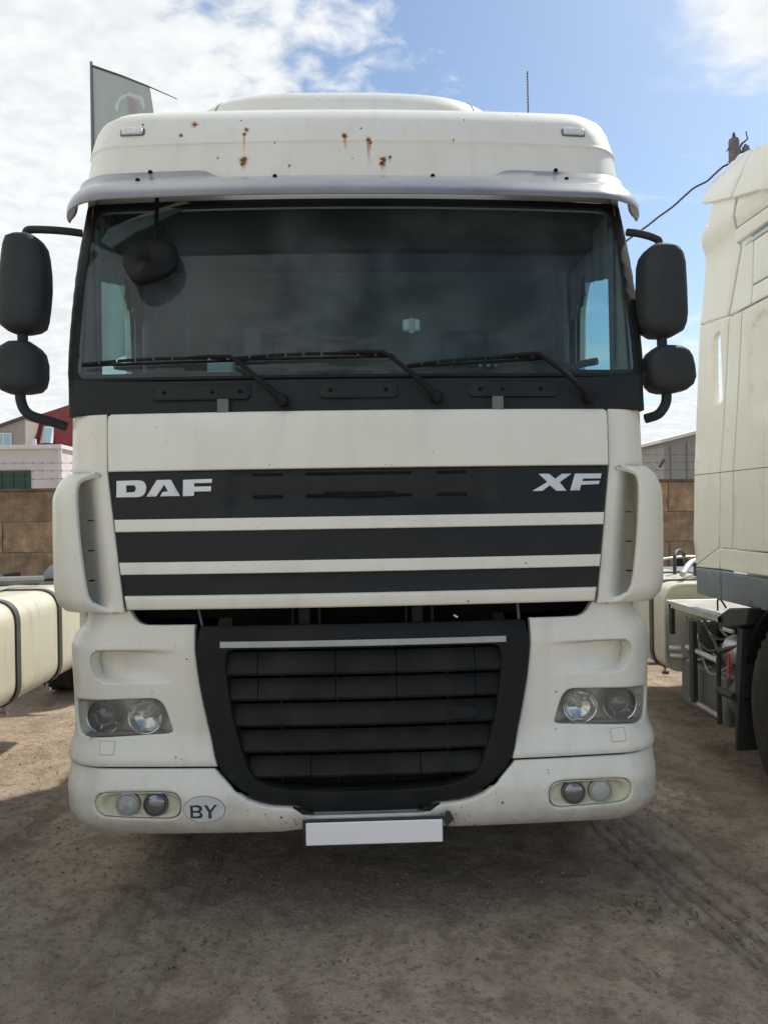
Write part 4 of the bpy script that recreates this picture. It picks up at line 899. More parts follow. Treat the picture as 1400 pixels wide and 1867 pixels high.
def tank(parent, x0, x1, y0, y1, z0, z1, straps, rr=.13, m_=None):
    # rounded box section extruded along Y, ends domed
    sec = roundp([(x0, z0), (x1, z0), (x1, z1), (x0, z1)], rr, 8); cx, cz = (x0+x1)/2, (z0+z1)/2; vs = []; n = len(sec)
    prof = [(y0+.03, .90), (y0+.008, .96), (y0, .985), (y0+.012, 1.0), (y1-.012, 1.0), (y1, .985), (y1-.008, .96), (y1-.03, .90)]
    prof = [(y0+.012, .90), (y0, .96), (y0+.004, .99), (y0+.02, 1.0)]+[(y0+.02+(y1-y0-.04)*k/6, 1.0) for k in range(1, 6)]+[(y1-.02, 1.0), (y1-.004, .99), (y1, .96), (y1-.012, .90)]
    for y, k in prof: vs += [(cx+(a-cx)*k, y, cz+(b-cz)*k) for a, b in sec]
    fs = [(i*n+k, i*n+(k+1) % n, (i+1)*n+(k+1) % n, (i+1)*n+k) for i in range(len(prof)-1) for k in range(n)]+[tuple(range(n))[::-1], tuple((len(prof)-1)*n+k for k in range(n))]
    o = new_obj('fuel_tank', vs, fs, m_ or M_tank, parent, angle=35, wn=False)
    for y in straps:
        vs = []; w = .028
        sc2 = [(cx+(a-cx)*1.012+0, cz+(b-cz)*1.016) for a, b in sec]; sc3 = [(cx+(a-cx)*1.03, cz+(b-cz)*1.032) for a, b in sec]
        for yy, S_ in ((y-w*1.25, sc2), (y-w, sc2), (y-w, sc3), (y+w, sc3), (y+w, sc2), (y+w*1.25, sc2)): vs += [(a, yy, b) for a, b in S_]
        new_obj('strap', vs, [(i*n+k, i*n+(k+1) % n, (i+1)*n+(k+1) % n, (i+1)*n+k) for i in range(5) for k in range(n)], M_strap, o, angle=30, wn=False)
        xo = x1-.09 if x0 > -9 and abs(x1) < abs(x0) else x0+.09
        q = MB(); q.tube([(xo, y, z0), (xo, y, z0-.05)], .009, 8); q.tube([(xo-.02, y, z0-.045), (xo+.025, y, z0-.05)], .012, 8); q.build('strap_bolt', M_alu, o)
    return o
tank(T, .62, 1.2, 2.9, 3.9, .42, 1.0, (3.2, 3.6)); tank(T, -1.2, -.62, 2.9, 3.9, .42, 1.0, (3.2, 3.6))
# ================================================================== RIGHT NEIGHBOUR
R = thing('truck', 'cream truck parked at the right, its cab flank and front wheel in view', 'truck', (3.4, 1.0, 0))
XS = 2.15
M_sky_strip = mat('sky_reflection_paint', (.45, .55, .60), .15, coat=.6)
ZN = SideZone([(1.0, XS+.01), (1.35, XS), (2.7, XS), (2.76, XS+.01), (3.08, XS+.02), (3.13, XS+.015), (3.22, XS-.02), (3.36, XS-.01), (3.42, XS-.005), (3.50, XS+.015), (3.56, XS+.05), (3.60, XS+.13), (3.65, XS+.3)], 1)
G = .004
def npan(name, P_, off=0.0, rim=.006, holes=(), step=.05, m_=None, **k): return panel(name, P_, ZN, m_ or M_side, R, off=off, rim=rim, holes=holes, step=step, th=.03, edge=.04, **k)
slot = roundp([(1.535, 2.20), (1.645, 2.20), (1.64, 2.61), (1.555, 2.625)], [.035, .02, .03, .02], 4)
npan('side_fairing', [(1.615+G, 1.335), (1.945, 1.21), (1.965, 1.37), (1.935, 1.84), (1.87, 2.36), (1.825, 2.715), (1.44+G, 2.675), (1.49+G, 2.3), (1.58+G, 1.79)], holes=[slot])
npan('side_panel', [(1.45+G, 1.335), (1.615-G, 1.335), (1.58-G, 1.79), (1.49-G, 2.3), (1.44-G, 2.675), (1.29+G, 2.675), (1.34+G, 2.28), (1.42+G, 1.78)])
wnd = [(1.245, 2.10), (1.20, 2.55), (1.13, 2.615), (.55, 2.63), (.40, 2.50), (.35, 2.10)]
def door_disp(u, v):
    if not inpoly(u, v, wr): return 0.0
    return .012 if inpoly(u, v, wri) else .004
wr = roundp(wnd, .08, 5); wri = insetp(densify(wr, .05), .012)
npan('door', [(.02, 1.335), (1.45-G, 1.335), (1.42-G, 1.78), (1.34-G, 2.28), (1.29-G, 2.675), (.02, 2.675)], lines=[wr+[wr[0]], wri+[wri[0]]], disp=door_disp, step=.05)
for a, b, c in ((1.93, 1.58+G, .0), (1.575-G, 1.42+G, .0), (1.415-G, .03, .0)):      # crease line at waist height
    npan('waist_crease', [(b, 1.782), (a, 1.782), (a, 1.787), (b, 1.787)], off=.001, rim=.001, m_=M_grey)
npan('sill_panel', [(-.2, 1.205), (1.615-G, 1.205), (1.615-G, 1.328), (-.2, 1.328)])
npan('sill_panel', [(1.615+G, 1.205), (1.94, 1.195), (1.945, 1.203), (1.615+G, 1.325)])
npan('lower_skirt', [(-.2, 1.01), (1.61-G, 1.015), (1.61-G, 1.19), (-.2, 1.19)], off=.0, m_=M_skirt, rim=.01)
npan('lower_skirt', [(1.61+G, 1.015), (1.95, 1.02), (1.95, 1.185), (1.61+G, 1.19)], off=.0, m_=M_skirt, rim=.01)
npan('upper_side_panel', [(1.44+G, 2.685), (1.825, 2.725), (1.775, 3.0), (1.745, 3.20), (1.70, 3.285), (1.685, 3.30), (1.655, 3.28), (1.60, 3.41), (1.30, 3.33), (1.35+G, 3.14), (1.32+G, 3.03), (1.41+G, 2.79)], rim=.008, off=.006)
npan('upper_side_panel', [(1.19+G, 2.685), (1.44-G, 2.685), (1.41-G, 2.79), (1.32-G, 3.03), (1.35-G, 3.13), (1.19+G, 3.06)], rim=.006)
npan('upper_side_panel', [(-.2, 2.685), (1.19-G, 2.685), (1.19-G, 2.785), (-.2, 2.785)], rim=.006)
npan('bunk_window_panel', [(-.2, 2.793), (1.19-G, 2.793), (1.19-G, 3.03), (-.2, 3.03)], rim=.006)
npan('gutter_reflection', [(.2, 3.032), (1.27, 3.032), (1.25, 3.055), (.2, 3.06)], off=.004, m_=M_sky_strip, rim=.003)  # sky reflection on the gutter, painted as a pale blue strip
npan('gutter_rail', [(-.2, 3.07), (1.35-G, 3.07), (1.35-G, 3.15), (-.2, 3.13)], off=.02, rim=.01)
npan('upper_side_panel', [(.35, 3.14), (1.34-G, 3.158), (1.29-G, 3.31), (.99, 3.24), (.55, 3.16)], rim=.008, off=.0)
npan('roof_side', [(1.31+G, 3.315), (1.715, 3.435), (1.695, 3.50), (1.66, 3.555), (1.60, 3.59), (1.52, 3.60), (1.42, 3.585), (1.13+G, 3.50), (1.20+G, 3.40)], rim=.01, off=.03, step=.04)
npan('roof_side', [(.35, 3.05), (.99, 3.225), (1.31-G, 3.31), (1.20-G, 3.40), (1.13-G, 3.50), (.80, 3.41), (.35, 3.28)], rim=.01, off=.03, step=.04)
boxo('cab_core', XS+.06, 4.62, -.55, 1.44, 1.02, 2.9, M_side, R, .05)
m = MB(); m.prism([(XS+.10, 1.62, 3.40), (XS+.10, 1.60, 3.585), (XS+.10, 1.48, 3.59), (XS+.10, .9, 3.42), (XS+.10, .0, 3.16), (XS+.10, -.3, 2.9), (XS+.10, -.3, 2.7), (XS+.10, 1.3, 2.7)], (2.3, 0, 0)); m.build('cab_roof', M_side, R, bevel=.05)
boxo('cab_side', 4.58, 4.64, -.5, 1.9, 1.1, 3.4, M_side, R, .02)
wheel(R, 2.27, .68, .515, .53, .31, -1); wheel(R, 4.45, .62, .50, .52, .31, 1)
# wheel arch liner and mudflap
vs = []; n = 20
for i in range(n+1):
    a = radians(-5+100*i/n); vs += [(2.13, .68+.61*cos(a), .54+.57*sin(a)), (2.62, .68+.61*cos(a), .54+.57*sin(a))]
new_obj('wheel_arch', vs, [(2*i, 2*i+1, 2*i+3, 2*i+2) for i in range(n)], M_dark, R, wn=False).modifiers.new('s', 'SOLIDIFY').thickness = .02
m = MB(); m.prism([(2.10, 1.30, .90), (2.10, 1.34, .55), (2.10, 1.345, .20), (2.10, 1.325, .20), (2.10, 1.29, .5), (2.10, 1.24, .9)], (.48, 0, 0)); m.build('mudflap', M_black, R, bevel=.003)
m = MB(); m.prism([(2.09, 1.18, .93), (2.09, 1.50, .86), (2.09, 1.53, .93), (2.09, 1.38, 1.0), (2.09, 1.15, 1.03)], (.5, 0, 0)); m.build('arch_extension', M_black, R, bevel=.01)
boxo('hinge_clip', 2.07, 2.09, 1.30, 1.42, .865, .885, M_alu, R, .003)
# tread plate: frame and bars
gp = MB(); x0, x1, y0, y1, z = 2.09, 2.50, 1.47, 2.27, .945
gp.box(x0, x0+.02, y0, y1, z-.045, z); gp.box(x1-.02, x1, y0, y1, z-.045, z); gp.box(x0, x1, y0-.02, y0, z-.045, z); gp.box(x0, x1, y1, y1+.02, z-.045, z)
tp = gp.build('tread_plate', M_alu, R, bevel=.003)
g2 = MB()
for k in range(22): yy = y0+.018+k*.0365; g2.box(x0+.02, x1-.02, yy-.010, yy+.010, z-.012, z-.002)
for k in range(9): xx = x0+.045+k*.042; g2.box(xx-.010, xx+.010, y0, y1, z-.009, z-.0035)
g2 = g2.build('grating', mat('bright_aluminium', (.62, .60, .54), .4, metal=.4, var=.1), tp, angle=30); g2['kind'] = 'stuff'
# battery and air tank bay below it
boxo('bay_back', 2.5, 2.55, 1.4, 2.4, .30, .93, M_dark, R, .004)
boxo('battery_box', 2.16, 2.48, 1.56, 2.22, .26, .56, M_grey, R, .02)
m = MB(); m.lathe([(.0001, 0), (.08, 0), (.135, .03), (.14, .06), (.14, .42), (.135, .45), (.08, .48), (.0001, .48)], (2.30, 1.42, .44), axis='Y', n=28); m.build('air_tank', M_grey, R)
m = MB(); m.lathe([(.0001, 0), (.05, 0), (.085, .02), (.09, .04), (.09, .20), (.085, .22), (.0001, .24)], (2.20, 1.30, .74), axis='Y', n=24); m.build('air_dryer', M_alu, R)
for z_, ya, yb, r in ((.66, 1.56, 2.0, .018), (.33, 1.55, 1.95, .016), (.90, 1.6, 2.2, .014)):
    m = MB(); m.tube([(2.115, ya, z_), (2.115, yb, z_+.01)], r, 8); m.build('side_rail', M_alu if z_ < .8 else M_grey, R)
m = MB(); m.tube(smooth_path([(2.13, 1.36, .78), (2.10, 1.47, .74), (2.095, 1.52, .68), (2.095, 1.52, .30)], 5), .014, 8); m.build('step_tube', M_black, R)
m = MB(); m.tube([(2.095, 1.52, .50), (2.10, 1.34, .50)], .025, 8); m.build('step_bar', M_black, R)
m = MB(); m.box(2.09, 2.12, 1.86, 1.92, .34, .86); m.build('bay_post', M_black, R, bevel=.004)
m = MB(); m.box(2.09, 2.12, 2.20, 2.24, .72, .93); m.build('bay_post', M_black, R, bevel=.004)
boxo('red_reflector', 2.085, 2.095, 1.375, 1.40, .60, .74, mat('red_plastic', (.45, .03, .02), .3), R, .003)
boxo('filter_canister', 2.16, 2.32, 1.98, 2.16, .60, .84, M_grey, R, .03)
rn = random.Random(5)
for k in range(9):
    a = Vector((2.16+rn.random()*.12, 1.55+rn.random()*.2, .6+rn.random()*.2)); b = Vector((2.16+rn.random()*.2, 1.9+rn.random()*.3, .55+rn.random()*.35)); c = a.lerp(b, .5)+Vector((-.03, 0, rn.uniform(-.15, .1)))
    m = MB(); m.tube(smooth_path([a, c, b], 6), .007, 6); m.build('hose', M_grey if k % 3 else M_alu, R)
for dy, z_ in ((2.24, .62), (2.22, .57)):
    m = MB(); m.tube([(2.09, dy, z_), (2.16, dy-.03, z_)], .022, 10); m.build('valve', M_alu, R)
m = MB(); m.tube(smooth_path([(2.16, 1.66, .95), (2.18, 1.70, 1.01), (2.22, 1.74, 1.0), (2.26, 1.76, .95)], 5), .006, 6); m.build('hose', M_dark, R)
tank(R, 2.12, 2.78, 2.40, 3.9, .42, 1.045, (2.62, 3.3), rr=.14)
for s in (2.95, 3.8): boxo('frame_rail', s-.04, s+.04, 1.2, 6.2, .72, .98, M_dark, R, .005)
for x, sg in ((2.36, -1), (2.70, -1), (4.1, 1), (4.42, 1)): wheel(R, x, 5.2, .505, .51, .29, sg)
m = MB(); m.tube([(2.3, 5.2, .5), (4.4, 5.2, .5)], .09); m.build('axle', M_dark, R)
boxo('sun_block_plate', 2.85, 3.95, 1.6, 4.4, .99, 1.01, M_grey, R, .003); tank(R, 4.62, 3.98, 1.6, 3.9, .42, 1.045, (2.0, 3.3), rr=.14)  # unseen plate and far tank added to keep sun off the ground
boxo('engine', 2.9, 3.9, -.2, 1.6, .5, 1.1, M_dark, R, .02)
# load bed clutter seen over the tank: grey mudguard, battery cover, cables
boxo('hose_bracket', 2.55, 2.80, 2.75, 2.90, 1.05, 1.16, M_black, R, .01)
m = MB(); m.tube(smooth_path([(2.3, 2.5, 1.10), (2.55, 2.9, 1.16), (2.9, 3.4, 1.12)], 6), .022, 8); m.build('exhaust_pipe', M_alu, R)
m = MB(); m.tube(smooth_path([(2.45, 3.0, 1.06), (2.5, 3.1, 1.22), (2.65, 3.3, 1.20), (2.8, 3.6, 1.0)], 6), .014, 8); m.build('hose', M_black, R)
m = MB(); m.tube(smooth_path([(2.28, 3.2, 1.05), (2.4, 3.3, 1.14), (2.75, 3.35, 1.17), (3.0, 3.5, 1.1)], 6), .012, 8); m.build('hose', M_alu, R)
def guard(parent, xa, xb, yc, zc, r):
    vs = []; n = 24
    for i in range(n+1):
        a = radians(12+156*i/n); y, z = yc+r*cos(a), zc+r*sin(a)*.92
        vs += [(xa, y, z-.10), (xa, y, z-.015), (xa+.03*(1 if xb > xa else -1), y, z), (xb, y, z)]
    fs = [(4*i+j, 4*i+j+1, 4*i+j+5, 4*i+j+4) for i in range(n) for j in range(3)]
    o = new_obj('mudguard', vs, fs, M_grey, parent, angle=40, wn=False); s_ = o.modifiers.new('s', 'SOLIDIFY'); s_.thickness = .012; return o
guard(R, 2.12, 2.82, 5.2, .56, .58); guard(R, 4.6, 3.95, 5.2, .56, .58)
guard(T, 1.21, .75, 1.35, .50, .62); guard(T, -1.21, -.75, 1.35, .50, .62)
guard(T, 1.22, .55, 5.0, .56, .58); guard(T, -1.22, -.55, 5.0, .56, .58)
# ================================================================== LEFT NEIGHBOUR
Q = thing('truck', 'truck parked at the left, only its cream strapped fuel tank in view', 'truck', (-3.35, 0.5, 0))
tank(Q, -2.76, -2.10, 1.15, 2.93, .435, 1.075, (1.83, 2.50), rr=.15, m_=paint('cream_tank_stained', (.63, .60, .47), rough=.36, dirt=.45, chips=True))
for s in (-2.95, -3.8): boxo('frame_rail', s-.04, s+.04, .2, 5.8, .72, .98, M_dark, Q, .005)
for x, sg in ((-2.36, 1), (-2.70, 1), (-4.1, -1), (-4.42, -1)): wheel(Q, x, 4.35, .505, .51, .29, sg)
m = MB(); m.tube([(-2.3, 4.35, .5), (-4.4, 4.35, .5)], .09); m.build('axle', M_dark, Q)
guard(Q, -2.10, -2.82, 4.35, .60, .60); guard(Q, -4.6, -3.95, 4.35, .60, .60)
boxo('cab_core', -4.62, -2.16, -2.2, .55, 1.02, 3.34, M_side, Q, .08); boxo('cab_roof', -4.5, -2.3, -1.9, .4, 3.3, 3.6, M_side, Q, .12)
boxo('lower_skirt', -4.6, -2.15, -.5, .5, .85, 1.02, M_skirt, Q, .02)
wheel(Q, -2.32, -1.0, .50, .52, .31, 1); wheel(Q, -4.45, -1.0, .50, .52, .31, -1)
boxo('battery_box', -2.70, -2.14, .62, 1.08, .42, .92, M_grey, Q, .02)
boxo('frame_plate', -2.95, -2.45, 1.9, 2.6, 1.085, 1.10, M_alu, Q, .004)
boxo('hose_bracket', -2.44, -2.30, 1.72, 1.95, 1.06, 1.115, M_black, Q, .01)
p = at(18, 1088, .2)
m = MB(); m.tube([(-2.9, 2.2, 1.16), (-2.35, 2.85, 1.12)], .03, 8); m.build('exhaust_pipe', M_grey, Q)
m = MB(); m.tube([(-2.9, 2.5, 1.13), (-2.30, 3.3, 1.10)], .022, 8); m.build('hose', M_black, Q)
m = MB(); m.tube(smooth_path([atx(-40, 1030, -2.9), atx(0, 1050, -2.8), atx(20, 1070, -2.7), (-2.7, 3.6, 1.05)], 6), .016, 8); m.build('hose', M_rust, Q)
# ================================================================== YARD WALL
W_ = thing('block_wall', 'old brown concrete block yard wall standing behind the parked trucks', 'wall', (0, 12.5, 0))
M_blk = []
for i, c in enumerate(((.30, .215, .13), (.26, .18, .11), (.34, .235, .145))):
    m = mat('wall_block_%d' % i, c, .95, var=.35, vscale=3.2, bump=1.0, bscale=9, dust=(.14, .105, .075), dustamt=.9); M_blk.append(m)
rb = random.Random(9); base = []
for k in range(6):
    L_ = 2.385; me_v = MB(); nx, nz = 12, 4; j = .02
    g = [[(-L_/2+L_*a/nx, rb.uniform(-.015, .015), .59*b/nz) for b in range(nz+1)] for a in range(nx+1)]
    vs = [p for c in g for p in c]; fs = [(a*(nz+1)+b, (a+1)*(nz+1)+b, (a+1)*(nz+1)+b+1, a*(nz+1)+b+1) for a in range(nx) for b in range(nz)]
    me_v.add(vs, fs); me_v.box(-L_/2, L_/2, .012, .40, 0, .59)
    me = bpy.data.meshes.new('block'); me.from_pydata([tuple(v) for v in me_v.v], [], me_v.f); me.materials.append(M_blk[k % 3]); base.append(me)
for row in range(4):
    z = .3+(row-1)*.6+.003; sh = 1.2*(row % 2)
    for k in range(-6, 7):
        x = -6.95-1.2+2.4*k+sh+14.4
        if abs(x) > 14: continue
        o = bpy.data.objects.new('block', base[rb.randrange(6)]); COL.objects.link(o); o.parent = W_
        o.location = (x, rb.uniform(-.012, .012), z)
boxo('mortar_bed', -14, 14, 12.53, 12.86, -.2, 2.07, mat('mortar', (.20, .15, .10), .95, var=.3, vscale=4), W_, 0)
boxo('wall_capping', -14, 14, 12.46, 12.92, 2.10, 2.15, mat('wall_cap', (.12, .10, .075), .95, var=.4, vscale=3, bump=.5), W_, 0)
BW = thing('barbed_wire', 'barbed wire strands strung on posts above the yard wall', 'barbed wire', (0, 12.7, 2.15))
for z in (2.34, 2.50, 2.66):
    m = MB(); m.tube([(-14+.7*k, 12.7, z+.012*sin(k*2.1+z*9)) for k in range(41)], .004, 5)
    for k in range(150):
        x = -13.9+.187*k; m.tube([(x-.015, 12.69, z-.02), (x+.015, 12.71, z+.02)], .003, 4); m.tube([(x+.015, 12.69, z-.02), (x-.015, 12.71, z+.02)], .004, 4)
    m.build('strand', M_rust, BW, smooth=False)
for x in (-13, -10, -4.4, -1.4, 1.6, 4.6, 9, 12): 
    m = MB(); m.tube([(x, 12.75, 2.1), (x-.02, 12.7, 2.72)], .022, 6); m.build('post', M_rust, BW)
# ================================================================== BUILDINGS
def wx(px, Y): return at(px, 900, Y).x
Y0 = 24.0
zt = at(60, 812, Y0).z; GA = thing('garage', 'pale flat roofed garage with a dark green door beyond the left wall', 'garage', (wx(40, Y0), Y0, 0))
M_gw = mat('garage_render', (.60, .56, .56), .85, var=.06, vscale=1.5, bump=.2, bscale=8, dust=(.45, .40, .36), dustamt=.4)
boxo('wall', wx(-420, Y0), wx(111, Y0), Y0, Y0+8, -.1, zt-.12, M_gw, GA, .01)
boxo('parapet', wx(-424, Y0), wx(116, Y0), Y0-.12, Y0+8.1, zt-.14, zt, mat('parapet_pale', (.66, .63, .62), .8, var=.06), GA, .01)
gd = boxo('door', wx(-90, Y0), wx(58, Y0), Y0-.04, Y0-.01, 0, at(30, 858, Y0).z, mat('green_door', (.018, .06, .045), .6, var=.15), GA, .01)
for k in range(7):
    x = wx(-90+k*21+10, Y0); boxo('door_rib', x-.03, x+.03, Y0-.07, Y0-.042, .1, at(30, 860, Y0).z-.05, MATS['green_door'], gd, .006)
boxo('corner_strip', wx(110, Y0)-.02, wx(115, Y0), Y0-.06, Y0-.002, 0, zt-.15, mat('parapet_pale', (.66, .63, .62), .8), GA, .01)  # paler strip standing for the side face at the right corner
Y1 = 44.0; HO = thing('house', 'grey gabled house with a red mansard wing beyond the garage', 'house', (wx(40, Y1), Y1, 0))
def pz(px, py, Y): p = at(px, py, Y); return (p.x, Y, p.z)
M_hg = mat('house_grey', (.34, .31, .29), .85, var=.08, vscale=1.0); M_red = mat('red_roof', (.24, .035, .035), .7, var=.15, vscale=4, bump=.3, bscale=12)
M_pane = mat('window_pane', (.25, .42, .50), .12, metal=.0, spec=.8, coat=.5); M_frame = mat('window_frame', (.72, .74, .74), .6)
m = MB(); m.prism([pz(-190, 870, Y1), pz(47, 870, Y1), pz(47, 762, Y1), pz(-71, 722+86, Y1) if False else pz(44, 762, Y1), pz(-75, 803, Y1), pz(-190, 845, Y1)], (0, 9, 0)); m.build('wall', M_hg, HO, bevel=.01)
m = MB(); m.prism([pz(-195, 842, Y1-.2), pz(46, 757, Y1-.2), pz(47, 762, Y1-.2), pz(-195, 848, Y1-.2)], (0, 9.4, 0)); m.build('roof_edge', mat('roof_dark', (.10, .075, .07), .8), HO, bevel=.01)
for (a, b) in ((-60, -28), (-8, 22)):
    x0, _, z1 = pz(a, 790, Y1-.06); x1, _, z0 = pz(b, 816, Y1-.06); z0 -= .5
    f = boxo('window', x0, x1, Y1-.10, Y1-.005, z0, z1, M_frame, HO, .01); xm = (x0+x1)/2
    for q0, q1 in ((x0+.06, xm-.04), (xm+.04, x1-.06)): boxo('pane', q0, q1, Y1-.12, Y1-.102, z0+.06, z1-.06, M_pane, f, 0)
m = MB(); P_ = [pz(47.5, 900, Y1+.3), pz(330, 900, Y1+.3), pz(330, 690, Y1+5), pz(136, 737, Y1+3.5), pz(47.5, 771, Y1+1.2)]
m.add([pz(47.5, 900, Y1+.3), pz(300, 900, Y1+.3), pz(300, 738, Y1+2.6), pz(128, 738, Y1+2.6), pz(49, 764, Y1+2.2), pz(47.5, 820, Y1+1.2), pz(47.5, 900, Y1+8), pz(300, 900, Y1+8), pz(300, 738, Y1+8), pz(128, 738, Y1+8), pz(49, 764, Y1+8)],
      [(0, 1, 2, 3, 4, 5), (2, 8, 9, 3), (3, 9, 10, 4), (1, 7, 8, 2), (0, 5, 4, 10, 6), (6, 10, 9, 8, 7)]); m.build('mansard_roof', M_red, HO, smooth=False)
wq = [(77, 808), (93.5, 808), (98, 778), (82, 778)]
m = MB(); pts = [pz(a, b, Y1+.9+(808-b)*.03) for a, b in wq]; m.prism(pts, (0, .3, 0)); f = m.build('window', M_frame, HO)
m = MB(); pts = [pz(a, b, Y1+.86+(808-b)*.03) for a, b in [(80, 806.5), (92, 806.5), (96, 780), (84.5, 780)]]; m.prism(pts, (0, .03, 0)); m.build('pane', M_pane, f)
m = MB(); pts = [pz(a, b, Y1+.88+(808-b)*.03) for a, b in [(73, 809), (77, 809), (83, 777), (80, 777)]]; m.prism(pts, (0, .3, 0)); m.build('dormer_cheek', M_hg, HO)
p = pz(62, 812, Y1+.2); m = MB(); m.tube([(p[0], Y1+.3, p[2]-.5), (p[0], Y1+.3, pz(62, 800, Y1)[2])], .13, 10); m.build('vent_pipe', M_frame, HO)
Y2 = 21.0; SH = thing('shed', 'grey panel shed with a sloping white roof edge behind the right wall', 'shed', (wx(1290, Y2), Y2, 0))
M_sh = mat('shed_grey', (.27, .275, .27), .8, var=.05, vscale=2)
def qz(px, py, Y=Y2): p = at(px, py, Y); return (p.x, Y, p.z)
m = MB(); m.prism([(qz(1209, 900)[0], Y2, 0), (qz(1400, 900)[0], Y2, 0), qz(1400, 757), qz(1209, 806)], (0, 12, 0)); m.build('wall', M_sh, SH, bevel=.01)
m = MB(); m.prism([qz(1205, 808, Y2-.25), qz(1205, 802, Y2-.25), qz(1400, 752, Y2-.25), qz(1400, 758, Y2-.25)], (0, 12.5, 0)); m.build('roof', mat('roof_white', (.62, .62, .60), .6), SH, bevel=.01)
for k in range(6):
    x = qz(1222+k*30, 900)[0]; z = CH+(PY0-13-806)/F*(Y2+3)+(x-qz(1209, 900)[0])*.24-.1
    boxo('wall_seam', x-.015, x+.015, Y2-.02, Y2-.002, 0, z, M_grey, SH, 0)
Y3 = 60.0; LB = thing('low_building', 'distant low building with a dark flat roof between truck and shed', 'building', (wx(1200, Y3), Y3, 0))
boxo('wall', wx(1120, Y3), wx(1250, Y3), Y3, Y3+8, 0, at(1200, 834, Y3).z, mat('low_wall', (.36, .42, .45), .8, var=.05), LB, .02)
boxo('roof', wx(1115, Y3), wx(1255, Y3), Y3-.4, Y3+8.4, at(1200, 834, Y3).z, at(1200, 829, Y3).z, mat('low_roof', (.06, .065, .07), .7), LB, .02)
# strut of the barbed wire at the shed corner
m = MB(); m.tube([at(1202, 852, 12.6), at(1210, 838, 12.6)], .03, 6); m.build('brace', M_rust, BW)
# ================================================================== FLAG
YF = 13.0
FL = thing('flag', 'pale green banner flag with a white round emblem on a tall pole behind the cab', 'flag', (at(167, 900, YF).x, YF, 0))
xp = at(167, 118, YF)
m = MB(); m.tube([(xp.x+.02, YF, 0), (xp.x+.01, YF, 4), xp+Vector((0, 0, .05))], [.05, .045, .03], 10); m.build('flag_pole', mat('pole_grey', (.20, .20, .23), .5, metal=.4), FL)
tipp = at(323, 181, YF); a = at(168, 120, YF); m = MB(); m.tube([a, a.lerp(tipp, .35)+Vector((0, 0, .03)), a.lerp(tipp, .65)+Vector((0, 0, .03)), tipp], [.022, .018, .014, .008], 8); m.build('flag_rod', mat('rod_dark', (.05, .06, .06), .5), FL)
def flagpt(s, t):    # s across 0..1, t down 0..1
    top = a.lerp(tipp, s*.68)+Vector((0, 0, .02)); bot = Vector((xp.x+.05+s*1.36, YF, 4.6+.5*s)); p = top.lerp(bot, t)
    p.y += t*(.10*sin(s*7+t*2)+.05*sin(s*17+t*5)); 
    if s > .8: p.x += .06*sin(t*9)*(s-.8)*5
    return p
M_flag = bpy.data.materials.new('flag_cloth'); M_flag.use_nodes = True; t_ = M_flag.node_tree; t_.nodes.clear()
def flagmat(m, col):
    m.use_nodes = True; t = m.node_tree; t.nodes.clear(); d = N(t, 'ShaderNodeBsdfDiffuse'); d.inputs[0].default_value = (*col, 1); tr = N(t, 'ShaderNodeBsdfTranslucent'); tr.inputs[0].default_value = (*col, 1)
    mx = N(t, 'ShaderNodeMixShader'); mx.inputs[0].default_value = .5; L(t, d.outputs[0], mx.inputs[1]); L(t, tr.outputs[0], mx.inputs[2]); o = N(t, 'ShaderNodeOutputMaterial'); L(t, mx.outputs[0], o.inputs[0]); return m
flagmat(M_flag, (.27, .32, .315)); M_emb = flagmat(bpy.data.materials.new('emblem_white'), (.85, .88, .88)); M_emr = flagmat(bpy.data.materials.new('emblem_pink'), (.62, .52, .54))
nS, nT = 40, 30; vs = [flagpt(i/nS, j/nT) for i in range(nS+1) for j in range(nT+1)]
fc = new_obj('cloth', vs, [(i*(nT+1)+j, (i+1)*(nT+1)+j, (i+1)*(nT+1)+j+1, i*(nT+1)+j+1) for i in range(nS) for j in range(nT)], M_flag, FL, wn=False)
def on_flag(px, py):     # place a mark on the cloth (nearest parameter)
    q = at(px, py, YF); best = min(((flagpt(i/60, j/60)-q).xz.length if False else ((flagpt(i/60, j/60).x-q.x)**2+(flagpt(i/60, j/60).z-q.z)**2), i, j) for i in range(61) for j in range(61)); return flagpt(best[1]/60, best[2]/60)+Vector((0, -.03, 0))
def mark(polys, m):
    mb = MB()
    for P_ in polys: mb.add([on_flag(a, b) for a, b in P_], [tuple(range(len(P_)))])
    mb.build('emblem', m, fc, smooth=False, angle=None)
ring_ = []
for k in range(14):
    a0, a1 = radians(185-k*13), radians(185-(k+1)*13); c = (239, 200)
    ring_.append([(c[0]+28*cos(a0), c[1]-29*sin(a0)), (c[0]+28*cos(a1), c[1]-29*sin(a1)), (c[0]+22*cos(a1), c[1]-23*sin(a1)), (c[0]+22*cos(a0), c[1]-23*sin(a0))])
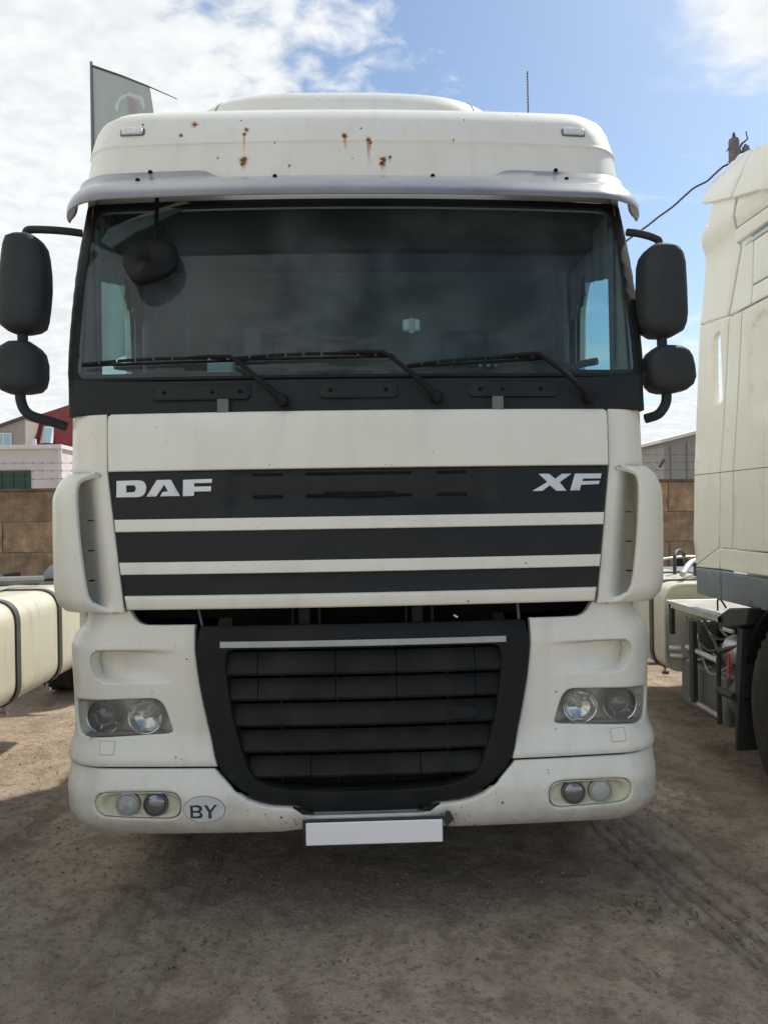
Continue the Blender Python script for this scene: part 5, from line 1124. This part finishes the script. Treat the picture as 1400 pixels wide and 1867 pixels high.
mark(ring_, M_emb); mark([[(234, 182), (240, 180), (250, 190), (251, 214), (236, 214)]], M_emr)
# ================================================================== POLE AND CABLE
YP = 18.0; UP = thing('utility_pole', 'concrete utility pole with fittings rising behind the right truck roof', 'utility pole', (at(1337, 900, YP).x, YP, 0))
M_pole = mat('pole_concrete', (.15, .14, .155), .85, var=.2, vscale=5); M_fit = mat('pole_fittings', (.06, .06, .08), .6)
pc = at(1337, 254, YP); m = MB(); m.tube([(pc.x+.02, YP, 0), (pc.x, YP, pc.z-.06), (pc.x, YP, pc.z)], [.18, .14, .12], 16); m.build('pole', M_pole, UP)
m = MB(); m.tube([(pc.x, YP, pc.z), (pc.x, YP, pc.z+.05), (pc.x, YP, pc.z+.17)], [.035, .05, .03], 10); m.build('insulator', M_fit, UP)
m = MB(); m.tube([at(1346, 272, YP), at(1352, 262, YP), at(1362, 254, YP), at(1359, 240, YP)], [.03, .03, .02, .015], 8); m.tube([at(1345, 272, YP), at(1352, 285, YP), at(1349, 300, YP)], .05, 8); m.build('bracket', M_fit, UP)
b0 = at(1358, 268, YP); m = MB(); m.tube([b0, at(1364, 300, YP)], [.09, .16], 12); m.tube([b0+Vector((0, 0, .06)), b0], [.04, .06], 10); m.tube([at(1352, 277, YP), at(1370, 274, YP)], .02, 8); m.build('transformer', M_grey, UP)
m = MB(); m.tube([at(1324, 277, YP), at(1330, 266, YP)], .015, 6); m.tube([at(1365, 293, YP), at(1400, 292, YP)], .015, 6); m.build('hook', M_fit, UP)
pts = [(1330, 300), (1318, 304), (1300, 320), (1288, 331), (1274, 338), (1262, 345), (1245, 360), (1225, 378), (1200, 396), (1180, 412), (1160, 426), (1100, 470), (1000, 540)]
m = MB(); m.tube(smooth_path([at(a, b, YP+(1330-a)*.004) for a, b in pts], 4), .028, 8); c_ = m.build('overhead_cable', M_fit, None)
tag(c_, 'thick black overhead cable sagging from the utility pole towards the cab', 'cable')
m = MB(); m.tube([at(1331, 290, YP), at(1322, 302, YP)], .006, 5); m.build('tie_wire', M_fit, UP)
